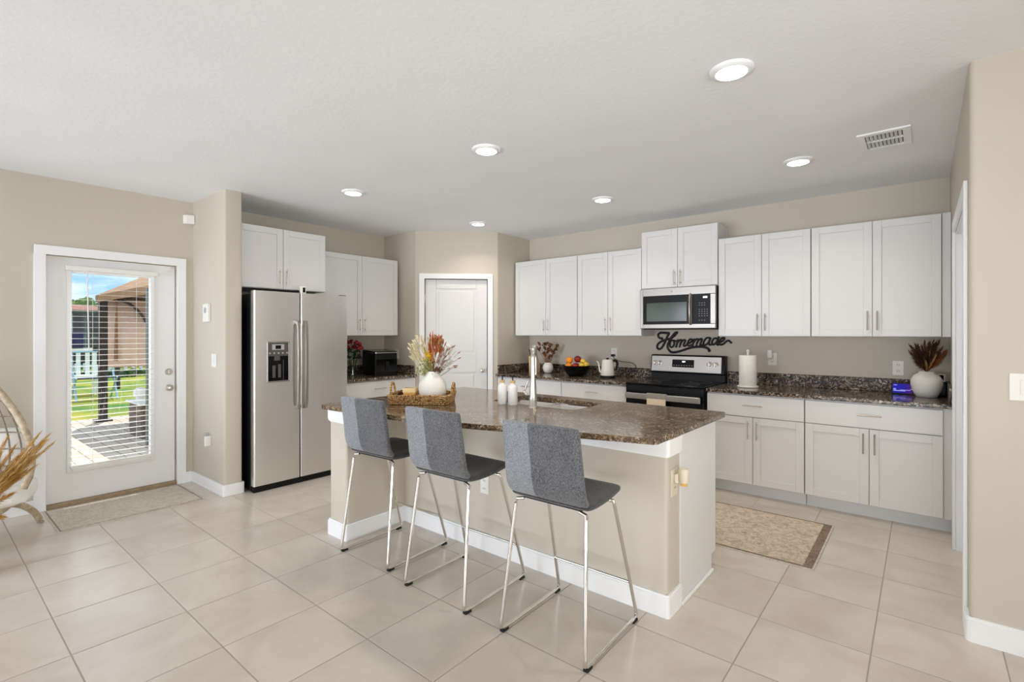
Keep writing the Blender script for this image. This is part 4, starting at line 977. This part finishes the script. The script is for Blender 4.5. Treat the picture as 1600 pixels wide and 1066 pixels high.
w = MB(); w.tube(spline([kp(.052, .185), kp(.08, .19), kp(.108, .17), kp(.104, .12), kp(.092, .085)], 6), .011, 10, flat=1.3); w.build('handle', 'black', t, local=True, smooth=50)
w = MB(); w.tube(spline([KC+kp(.08, .012), KC+kp(.14, .01, .04), KC+kp(.18, .02, .06), (-2.54, 5.2, .97), (-2.50, 5.235, 1.03), (-2.56, 5.25, 1.075), (-2.68, 5.252, 1.085), (-2.77, 5.252, 1.11), (-2.80, 5.25, 1.145)], 6), .0035, 6)
o = w.build('cord', 'black', t, smooth=60)
w = MB(); w.box(-2.818, 5.235, 1.14, -2.782, 5.2815, 1.168); w.build('plug', 'black', t, bevel=.005)

# paper towels
t = thing('paper_towel_holder', (-1.245, 4.93, ZC), 'cream paper towel holder with round base right of the range', 'paper towel holder')
w = MB(); w.lathe([(.086, 0), (.09, .003), (.09, .012), (.084, .016)], (0, 0, 0), 40); w.build('base', 'ceramic', t, local=True, smooth=50)
w = MB(); w.cyl((0, 0, .016), (0, 0, .322), .009, n=12); w.ball((0, 0, .333), .014); w.build('pole', 'ceramic', t, local=True, smooth=50)
t = thing('paper_towel_roll', (-1.245, 4.93, ZC+.017), 'full white paper towel roll standing on its cream holder', 'paper towel roll')
w = MB(); w.lathe([(.018, 0), (.074, 0), (.076, .003), (.076, .272), (.074, .276), (.018, .276), (.018, 0)], (0, 0, 0), 40, False); w.build('roll', 'paper', t, local=True, smooth=50)

# smart display
t = thing('smart_display', (-.12, 5.17, ZC), 'small smart display with glowing blue screen on the right counter', 'display', rz=-.1)
w = MB(); w.prism([(-.022, 0), (.05, 0), (.035, .045), (-.008, .092), (-.014, .092)], -.078, .078)
for v_ in w.bm.verts: x, y, z = v_.co; v_.co = (z, x, y)
w.build('housing', 'black', t, local=True, bevel=.004)
def scr_mat():
    m = mat('blue_screen', (0, 0, 0, 1), .2); t_ = N(m, 'ShaderNodeTexCoord'); s = N(m, 'ShaderNodeSeparateXYZ'); L(m, t_.outputs['Object'], s.inputs[0])
    r = N(m, 'ShaderNodeMapRange'); L(m, s.outputs[0], r.inputs[0]); r.inputs[1].default_value = -.07; r.inputs[2].default_value = .07
    c = ramp(m, r.outputs[0], [(0, (.012, .012, .42, 1)), (.6, (.02, .012, .30, 1)), (.85, (.07, .008, .14, 1)), (1, (.015, .005, .06, 1))]); L(m, c, bs(m).inputs['Emission Color']); bs(m).inputs['Emission Strength'].default_value = 1.0; return m
M['screen'] = scr_mat(); bs(M['screen']).inputs['Roughness'].default_value = .5; bs(M['screen']).inputs['Specular IOR Level'].default_value = .15
def sp_(x, d, z): return (x, -.0222+z*.087-d, z)
w = MB(sp_); w.box(-.070, .0005, .010, .066, .0012, .084); sc_ = w.build('screen', 'screen', t, local=True)
M['screen_text'] = emit('screen_text', (.4, .44, 1, 1), .7)
for q in ((-.064, .070, -.042, .076), (-.066, .034, -.048, .046), (-.066, .024, .012, .032), (-.02, .032, .045, .037), (.045, .040, .054, .046)):
    w = MB(sp_); w.box(q[0], .0012, q[1], q[2], .0018, q[3]); w.build('text_line', 'screen_text', sc_, local=True)
# big vase
VB = Vector((.022, 5.045, ZC))
t = thing('large_vase', VB, 'large round white vase at the right end of the counter', 'vase')
w = MB(); w.lathe([(.058, 0), (.066, .003), (.088, .05), (.100, .10), (.097, .138), (.078, .168), (.053, .184), (.045, .194), (.048, .20), (.042, .20), (.040, .187), (.06, .16), (.06, .02)], (0, 0, 0), 40); w.build('body', 'ceramic', t, local=True, smooth=60)
random.seed(21)
t = thing('dried_plumes', VB+Vector((0, 0, .1)), 'dark brown and rust dried plumes in the large round white vase', 'dried plumes')
vt = VB+Vector((0, 0, .19))
def vp(u, h, d=0): return vt+RT*u+Vector((0, 0, h))+FWD*d
for nm, m, lst in (('dark_plume', 'brown_dry', [(-.15, .24), (-.12, .25), (-.05, .27), (.02, .28), (.05, .28), (-.02, .28), (-.14, .22), (-.10, .24), (.0, .25), (.03, .27), (-.17, .19), (-.15, .20), (-.16, .16), (-.13, .13), (-.10, .19), (-.08, .23), (-.03, .25), (.0, .26), (.04, .25), (.06, .22), (-.06, .15), (.02, .2), (-.11, .10), (-.07, .2), (.0, .22), (.05, .18), (-.09, .15)]), ('rust_plume', 'rust_dry', [(.09, .19), (.11, .18), (.08, .13), (.10, .14), (.06, .12), (.07, .17)]), ('tan_stem', 'tan_dry', [(-.01, .21), (.02, .19), (-.05, .12), (.0, .14), (-.07, .10), (.03, .16)])):
    w = MB()
    for u, h in lst:
        d = -random.uniform(.02, .08); q = vp(min(u, .09), h*.86, d)
        w.tube([vt+Vector((random.uniform(-.02, .02), random.uniform(-.02, .02), -.10)), vt+Vector((0, 0, .0)), q], .0022, 5)
        plume(w, vp(u*.25, h*.25, d*.3), q, .032 if nm != 'tan_stem' else .008, 150, .026, .0012)
    w.build(nm, m, t)
# small digital clock device on splash
t = thing('digital_thermometer', (.118, 5.18, 1.031), 'small white gadget with black screen on the backsplash ledge at the far right', 'gadget', rz=-.45)
w = MB(); w.box(-.022, -.008, 0, .022, .010, .06); w.build('case', 'white_plastic', t, local=True, bevel=.003)
w = MB(); w.box(-.015, -.0095, .012, .013, -.008, .052); w.build('screen', 'black_gloss', t, local=True)
t = thing('black_box', (.115, 5.16, ZC), 'black appliance box in the corner behind the large white vase', 'box')
w = MB(); w.box(.092, 5.16, ZC, .142, 5.265, 1.0299); w.build('case', 'black', t, bevel=.006)

# ================================================================== left counter: air fryer, roses
AF = Vector((-5.035, 3.615, ZC))
t = thing('air_fryer', AF, 'boxy black countertop air fryer with silver trim beside the roses', 'air fryer', rz=-.08)
w = MB(); w.prism(fil([(-.155, -.155), (.150, -.155), (.150, .155), (-.155, .155)], (0, 1, 2, 3), .03), .0, .275)
for v_ in w.bm.verts:
    if v_.co.z > .24 and v_.co.x > 0: v_.co.z -= .02
w.build('body', 'black', t, local=True, bevel=.006, smooth=50)
w = MB(); w.prism(fil([(-.155, -.155), (.150, -.155), (.150, .155), (-.155, .155)], (0, 1, 2, 3), .03), .277, .302)
for v_ in w.bm.verts:
    if v_.co.x > 0: v_.co.z -= .018
w.build('lid', 'black_gloss', t, local=True, bevel=.004)
w = MB(); w.prism(fil([(-.02, -.161), (.158, -.161), (.158, .161), (-.02, .161), (-.02, .156), (.152, .156), (.152, -.156), (-.02, -.156)], (1, 2), .03), .262, .274); w.build('trim_band', 'nickel', t, local=True)
w = MB(); w.box(.150, -.02, .06, .172, .02, .16); w.build('basket_handle', 'black', t, local=True, bevel=.006)
w = MB(); w.box(.152, -.14, .04, .156, .14, .19); w.build('basket_front', 'black_gloss', t, local=True, bevel=.002)
RV = Vector((-5.19, 3.34, ZC))
t = thing('glass_vase', RV, 'clear glass vase on the counter right beside the fridge', 'vase')
w = MB(); w.lathe([(.04, 0), (.042, .01), (.030, .05), (.036, .12), (.055, .175), (.058, .18)], (0, 0, 0), 28, False); w.f([v_ for v_ in w.bm.verts][:28][::-1]); w.build('body', 'vase_glass', t, local=True, smooth=50)
random.seed(9)
t = thing('rose_bouquet', RV+Vector((0, 0, .05)), 'bouquet of dark red roses and leaves in the glass vase by the fridge', 'flowers')
w = MB(); rb = RV+Vector((0, 0, .03)); heads = []
for i in range(11):
    u = (-.11, -.07, -.02, .03, .08, .115, -.05, .02, .09, -.1, .06)[i]; h = (.30, .36, .37, .365, .34, .30, .30, .31, .29, .26, .36)[i]
    q = rb+RT*u+Vector((0, 0, h))+FWD*random.uniform(-.06, .03); heads.append(q); stem(w, rb+RT*u*.15, q, .0028, .01)
w.build('stems', 'leaf', t)
w = MB()
for i in range(90):
    q = rb+RT*random.uniform(-.11, .10)+Vector((0, 0, random.uniform(.17, .29)))+FWD*random.uniform(-.06, .05); a = Vector((random.gauss(0, 1), random.gauss(0, 1), random.gauss(0, .5))).normalized()*.022; b = a.orthogonal().normalized()*.012
    w.f([w.v(q-a), w.v(q+b), w.v(q+a), w.v(q-b)])
w.build('leaves', 'leaf', t)
for i, q in enumerate(heads):
    w = MB(); w.ball(q, .026, sub=2)
    for k in range(7): an = k*.9; w.ball(q+Vector((math.cos(an)*.015, math.sin(an)*.015, -.004)), .018, sub=2)
    w.build('rose_head', 'pink' if i in (3,) else 'rose', t, smooth=180)
plate('outlet', lambda a, d, z: (a, 3.935-d, z), -5.12, 1.15, 'white outlet on the pantry wall behind the air fryer', 'outlet')

# ================================================================== rugs
def rug(x0, x1, y0, y1, name, m1, m2, label, bw, by, rz=0):
    cx_, cy_ = (x0+x1)/2, (y0+y1)/2; t = thing(name, (cx_, cy_, 0), label, 'rug', rz=rz); a, b = (x1-x0)/2, (y1-y0)/2
    w = MB(); w.box(-a+bw, -b+by, .0005, a-bw, b-by, .007); w.build('field', m1, t, local=True)
    w = MB()
    for q in ((-a, -b, a, -b+by), (-a, b-by, a, b), (-a, -b+by, -a+bw, b-by), (a-bw, -b+by, a, b-by)): w.box(q[0], q[1], .0005, q[2], q[3], .0072)
    w.build('border', m2, t, local=True)
    w = MB(); e = .012
    for q in ((-a-e, -b-e, a+e, -b), (-a-e, b, a+e, b+e), (-a-e, -b, -a, b), (a, -b, a+e, b)): w.box(q[0], q[1], .0005, q[2], q[3], .006)
    w.build('binding', 'mat_rug', t, local=True); return t
rug(-2.2, -.51, 3.43, 4.30, 'kitchen_rug', 'rug', 'rug_border', 'beige floral rug with taupe border on the floor between island and cabinets', .05, .018)
rug(-5.345, -4.715, .69, 1.60, 'door_mat', 'mat_rug', 'mat_border', 'pale grey patterned mat in front of the patio door', .008, .008)

# ================================================================== egg chair at left edge
EC = Vector((-4.86, .12, 0))
ch = thing('egg_chair', EC, 'rattan egg chair with white cushions at the left edge by the patio door', 'chair', rz=math.radians(-12))
# local: chair opening faces +x (into room), width along y
def rim(t_, s=1.0, back=0.0):
    a = t_*2*PI; h = .5-.5*math.cos(a)      # 0 bottom .. 1 top
    y = math.sin(a)*(.60-.35*h)*s; z = .18+h*1.08
    x = .30-.46*h-back; return Vector((x, y, z))
w = MB(); w.tube([rim(i/48) for i in range(48)], .021, 10, closed=True); w.build('rim', 'rattan', ch, local=True, smooth=60)
def shellp(u, v_):   # u across -1..1 , v_ 0 bottom ..1 top
    h = v_; a = math.acos(max(-1, min(1, 1-2*h))); half = math.sin(a)*(.60-.35*h); y = u*half; z = .18+h*1.08
    dep = .30*math.sqrt(max(0, 1-u*u))*math.sin(a)**.8; return Vector((.30-.46*h-dep, y, z))
w = MB()
for k in range(-6, 7):
    u = k/7.; w.tube([shellp(u, .02+.96*i/20) for i in range(21)], .0055, 6)
for k in range(1, 10):
    v_ = k/10; w.tube([shellp(-1+2*i/20, v_) for i in range(21)], .0055, 6)
w.build('woven_back', 'cane', ch, local=True, smooth=60)
for s_ in (-1, 1):
    for xx, yy in ((.24, .14), (-.30, .38)):
        w = MB(); w.tube(spline([(xx*.4, s_*yy*.6, .24), (xx*.6, s_*yy*.95, .19), (xx*.95, s_*(yy+.05), .09), (xx*1.04, s_*(yy+.08), .0)], 5), [.022]*16, 10); w.build('leg', 'rattan', ch, local=True, smooth=60)
w = MB(); w.tube([( .2, math.sin(i*PI/12)*.0, .2) for i in range(2)], .01, 6); w.bm.free()
w = MB(); w.tube([(.02+.24*math.cos(i*PI/12), .26*math.sin(i*PI/12), .255) for i in range(24)], .014, 8, closed=True); w.build('base_ring', 'rattan', ch, local=True, smooth=60)
def pillow(w, c, ax, ay, az, sx, sy, sz, n=14):
    ax, ay, az = Vector(ax), Vector(ay), Vector(az); c = Vector(c); G = {}
    for i in range(n+1):
        for j in range(n+1):
            u, v_ = -1+2*i/n, -1+2*j/n; th = (max(0, (1-u**4)*(1-v_**4)))**.5; tuft = .0
            for s_ in (1, -1): G[i, j, s_] = w.v(c+ax*u*sx*(1-.06*v_*v_)+ay*v_*sy*(1-.06*u*u)+az*s_*(sz*th+.012))
    for i in range(n):
        for j in range(n):
            for s_ in (1, -1):
                q = [G[i, j, s_], G[i+1, j, s_], G[i+1, j+1, s_], G[i, j+1, s_]]; w.f(q if s_ > 0 else q[::-1])
    for i in range(n):
        for (a, b) in (((i, 0), (i+1, 0)), ((i+1, n), (i, n)), ((n, i), (n, i+1)), ((0, i+1), (0, i))): w.f([G[a[0], a[1], 1], G[a[0], a[1], -1], G[b[0], b[1], -1], G[b[0], b[1], 1]])
w = MB(); pillow(w, (.10, 0, .355), (1, 0, .0), (0, 1, 0), (0, 0, 1), .31, .475, .05); w.build('seat_cushion', 'cushion', ch, local=True, smooth=180)
w = MB(); pillow(w, (-.155, 0, .56), (-.38, 0, .92), (0, 1, 0), (.92, 0, .38), .20, .43, .045); w.build('back_cushion', 'cushion', ch, local=True, smooth=180)

# pampas in a floor vase in front of the chair
PV = Vector((-4.22, .22, 0))
t = thing('floor_vase', PV, 'white floor vase at the left edge holding golden pampas', 'vase')
w = MB(); w.lathe([(.06, 0), (.07, .004), (.09, .08), (.088, .18), (.06, .28), (.04, .33), (.045, .345), (.038, .345), (.034, .32), (.05, .27), (.05, .02)], (0, 0, 0), 36); w.build('body', 'ceramic', t, local=True, smooth=60)
random.seed(31)
t = thing('pampas_grass', PV+Vector((0, 0, .2)), 'golden pampas grass plumes leaning over the egg chair cushion', 'pampas grass')
w = MB(); b0 = PV+Vector((0, 0, .34))
ends = [(.36, .41, .022), (.36, .35, .02), (.33, .38, .022), (.30, .33, .024), (.27, .27, .024), (.22, .25, .024), (.20, .36, .024), (.13, .33, .028), (.05, .38, .028), (.33, .36, .024), (.29, .29, .022), (.28, .22, .02), (.16, .43, .028), (.12, .38, .028), (.20, .30, .026), (.24, .20, .024), (.15, .14, .026), (.18, .08, .026), (.10, .24, .03), (.08, .10, .03), (.0, .4, .03), (-.06, .3, .03), (.25, .34, .02), (.31, .42, .02), (.10, .02, .03), (.14, -.04, .028)]
for y, z, r in ends:
    q = b0+Vector((random.uniform(-.06, .05)-.08, y, z)); p = b0+Vector((-.02, y*.22, z*.22+.02)); w.tube([b0+Vector((0, 0, -.14)), b0, p], .003, 5); plume(w, p, q, r*1.2, 330, .04, .0010)
w.build('plumes', 'grass_dry', t)

# ================================================================== outdoors beyond the patio door
struct(MB().box(-11.0, -8, -.15, -5.52, 14, -.05).build('patio', 'paver'))
struct(MB().box(-70, -40, -.16, -11.0, 60, -.06).build('lawn', 'lawn'))
gz = thing('gazebo', (-9.2, 3.6, -.05), 'dark metal patio gazebo with tan canopy and beige curtain', 'gazebo')
GP = [(-10.55, 2.08), (-10.55, 5.0), (-7.75, 5.0), (-7.75, 2.10)]
for i, (x, y) in enumerate(GP):
    w = MB(); w.box(x-.055, y-.055, -.05, x+.055, y+.055, 2.02); w.box(x-.12, y-.11, -.05, x+.12, y+.11, -.02); w.build('post', 'bronze' if i != 3 else 'brown_post', gz, bevel=.005)
w = MB(); w.box(-7.84, 1.985, -.05, -7.78, 2.02, 2.0); w.build('side_pole', 'grey_post', gz)
w = MB()
for a, b in ((0, 1), (1, 2), (2, 3), (3, 0)): w.tube([(GP[a][0], GP[a][1], 1.99), (GP[b][0], GP[b][1], 1.99)], .035, 8)
w.build('beam', 'bronze', gz)
w = MB(); c_ = w.v((-9.15, 3.55, 3.0)); E = [w.v((x+(.08 if x > -9 else -.08), y+(.08 if y > 3 else -.08), 2.04)) for x, y in GP]; E2 = [w.v((v_.co.x, v_.co.y, 1.93)) for v_ in E]
for i in range(4): w.f([E[i], E[(i+1) % 4], c_]); w.f([E[i], E2[i], E2[(i+1) % 4], E[(i+1) % 4]])
w.build('canopy', 'canvas', gz, solid=.008)
def curtain(x0, y0, x1, y1, z0, z1, name='curtain'):
    w = MB(); n = 60; A, B = [], []
    d = Vector((x1-x0, y1-y0)); nn = Vector((-d.y, d.x)).normalized()
    for i in range(n+1):
        s_ = i/n; o_ = .010*math.sin(s_*30)+.012*math.sin(s_*11); x = x0+d.x*s_+nn.x*o_; y = y0+d.y*s_+nn.y*o_; A.append(w.v((x, y, z0))); B.append(w.v((x, y, z1)))
    for i in range(n): w.f([A[i], A[i+1], B[i+1], B[i]])
    return w.build(name, 'curtain', gz, smooth=80, solid=.006)
curtain(-10.5, 2.02, -10.5, 2.85, .84, 1.98); curtain(-10.45, 4.5, -10.45, 4.9, .3, 1.98)
w = MB(); w.tube(spline([(-10.46, 2.20, 1.99), (-10.46, 2.40, 1.93), (-10.46, 2.56, 1.78), (-10.46, 2.66, 1.60)], 6), .022, 8); w.build('brace', 'bronze', gz)
w = MB(); w.tube([(-10.44, 2.24, 1.97), (-10.44, 2.235, 1.5), (-10.44, 2.23, .95)], [.012, .022, .03], 8); w.build('curtain_tie', 'canvas', gz)
t = thing('storage_box', (-8.6, 2.4, -.05), 'dark taupe slatted storage cabinet on the patio', 'cabinet')
w = MB(); w.box(-8.9, 2.06, -.05, -8.3, 2.9, .42); w.build('body', 'cabinet_out', t, bevel=.01)
w = MB()
for z in (.03, .12, .21, .30): w.box(-8.292, 2.08, z, -8.280, 2.88, z+.07); w.box(-8.88, 2.048, z, -8.32, 2.06, z+.07)
w.build('slats', 'cabinet_out', t)
w = MB(); w.box(-8.95, 2.02, .421, -8.25, 2.94, .45); w.build('lid', 'fence_paint', t, bevel=.005)
t = thing('globe_lamp', (-8.75, 2.15, .45), 'white globe standing on the outdoor storage cabinet', 'lamp')
w = MB(); w.ball((-8.75, 2.15, .55), .085, sub=3); w.build('globe', 'white_plastic', t, smooth=180); w = MB(); w.lathe([(.06, 0), (.05, .02), (.03, .03)], (-8.75, 2.15, .4505), 16); w.build('base', 'white_plastic', t)
t = thing('garden_chair', (-14.2, 2.7, -.06), 'pale blue framed folding chair out on the lawn', 'chair')
M['pale_blue'] = mat('pale_blue_metal', sr(150, 186, 206), .4)
w = MB()
for y in (2.3, 3.0): w.tube([(-13.9, y, -.06), (-14.3, y, .55), (-14.45, y, 1.0)], .02, 6); w.tube([(-14.5, y, -.06), (-13.95, y, .45)], .02, 6)
w.tube([(-14.45, 2.3, 1.0), (-14.45, 3.0, 1.0)], .02, 6); w.build('frame', 'pale_blue', t)
w = MB(); w.box(-14.35, 2.32, .42, -13.95, 2.98, .44); w.build('seat', 'navy', t); 
t = thing('shepherd_hook', (-16.5, 3.56, -.06), 'thin black garden pole standing on the lawn', 'pole')
w = MB(); w.tube([(-16.5, 3.56, -.06), (-16.5, 3.56, 1.1)], .06, 8); w.build('pole', 'bronze', t)
# picket fence
fn = thing('picket_fence', (-21.5, 6, -.06), 'white picket fence along the far side of the lawn', 'fence')
w = MB(); w.box(-21.55, -2, .10, -21.52, 13, .15); w.box(-21.55, -2, .30, -21.52, 13, .35); w.build('rail', 'fence_paint', fn)
w = MB(); y = -2.
while y < 13: w.box(-21.515, y, -.06, -21.49, y+.1, .42); y += .22
w.build('pickets', 'fence_paint', fn)
t = thing('hedge', (-20.9, 5, -.06), 'low dark green hedge in front of the picket fence', 'hedge')
random.seed(4); w = MB()
for i in range(110): w.ball((-20.9+random.uniform(-.15, .15), -1+i*.12, .02+random.uniform(0, .08)), random.uniform(.1, .16), sub=1)
w.build('foliage', 'hedge', t)
# neighbour's house with screened lanai
hs = thing('neighbour_house', (-30, 3, -.06), 'neighbouring house with red brown roof and dark screened windows', 'house')
w = MB(); w.box(-36, -6, -.06, -28, 7.1, 2.38); w.build('wall', 'stucco', hs)
w = MB(); A = [w.v(p) for p in ((-36.6, -6.6, 2.4), (-27.4, -6.6, 2.4), (-27.4, 7.6, 2.4), (-36.6, 7.6, 2.4))]; B = [w.v(p) for p in ((-33, -3, 2.85), (-31, -3, 2.85), (-31, 4.2, 2.85), (-33, 4.2, 2.85))]; w.f(A[::-1]); w.f(B)
for i in range(4): w.f([A[i], A[(i+1) % 4], B[(i+1) % 4], B[i]])
w.build('roof', 'shingle', hs)
for i in range(7):
    y = 7.0-i*1.05; w = MB(); w.box(-28.0, y-.98, .1, -27.96, y, 2.3); wn_ = w.build('window', 'dark_glass', hs)
    w = MB(); w.box(-27.96, y-.45, .1, -27.93, y-.40, 2.25); w.box(-27.96, y-.85, 1.2, -27.93, y, 1.25); w.build('mullion', 'stucco', wn_)
# lounge seats with navy canopy at left beyond the gazebo
t = thing('porch_swing', (-15.6, 2.3, -.06), 'white slatted garden bench with a navy canopy on the lawn', 'bench')
w = MB()
for y in [1.55+.17*i for i in range(8)]: w.box(-15.62, y, .42, -15.58, y+.08, .98)
w.box(-15.64, 1.45, .98, -15.56, 2.95, 1.06); w.box(-15.64, 1.45, .36, -15.1, 2.95, .42); w.box(-15.64, 1.45, -.06, -15.56, 1.53, 1.06); w.box(-15.64, 2.87, -.06, -15.56, 2.95, 1.06); w.box(-15.18, 1.45, -.06, -15.1, 1.53, .62); w.box(-15.18, 2.87, -.06, -15.1, 2.95, .62); w.build('bench_frame', 'fence_paint', t)
w = MB(); w.box(-15.65, 1.5, 1.062, -15.5, 2.7, 1.45); w.build('navy_cushion', 'navy', t, bevel=.02)
# trees
def tree(x, y, h, r, label, seed):
    random.seed(seed); t = thing('tree', (x, y, -.06), label, 'tree', 'trees beyond the lawn')
    w = MB(); w.tube([(x, y, -.06), (x+.1, y, h*.55)], [.16, .1], 8); w.build('trunk', 'bark', t)
    w = MB()
    for i in range(46):
        a = random.uniform(0, 2*PI); rr = r*random.random()**.5; z = h*.62+random.uniform(-.35, .4)*r*1.3; w.ball((x+rr*math.cos(a), y+rr*math.sin(a), z), random.uniform(.22, .42)*r*.8, sub=2)
    for v_ in w.bm.verts: v_.co += Vector((random.uniform(-1, 1), random.uniform(-1, 1), random.uniform(-1, 1)))*.07*r
    w.build('crown', 'foliage', t)
tree(-40, 6.6, 3.9, 1.5, 'light green tree behind the neighbouring house roof, leftmost through the door glass', 1)
tree(-38, 10.5, 3.6, 1.3, 'green tree right of the neighbouring house roof', 2)
tree(-25.5, 8.3, 3.0, .95, 'green tree behind the beige gazebo curtain', 3)
tree(-32, 12.5, 4.4, 2.2, 'green tree at the right beyond the picket fence', 6)
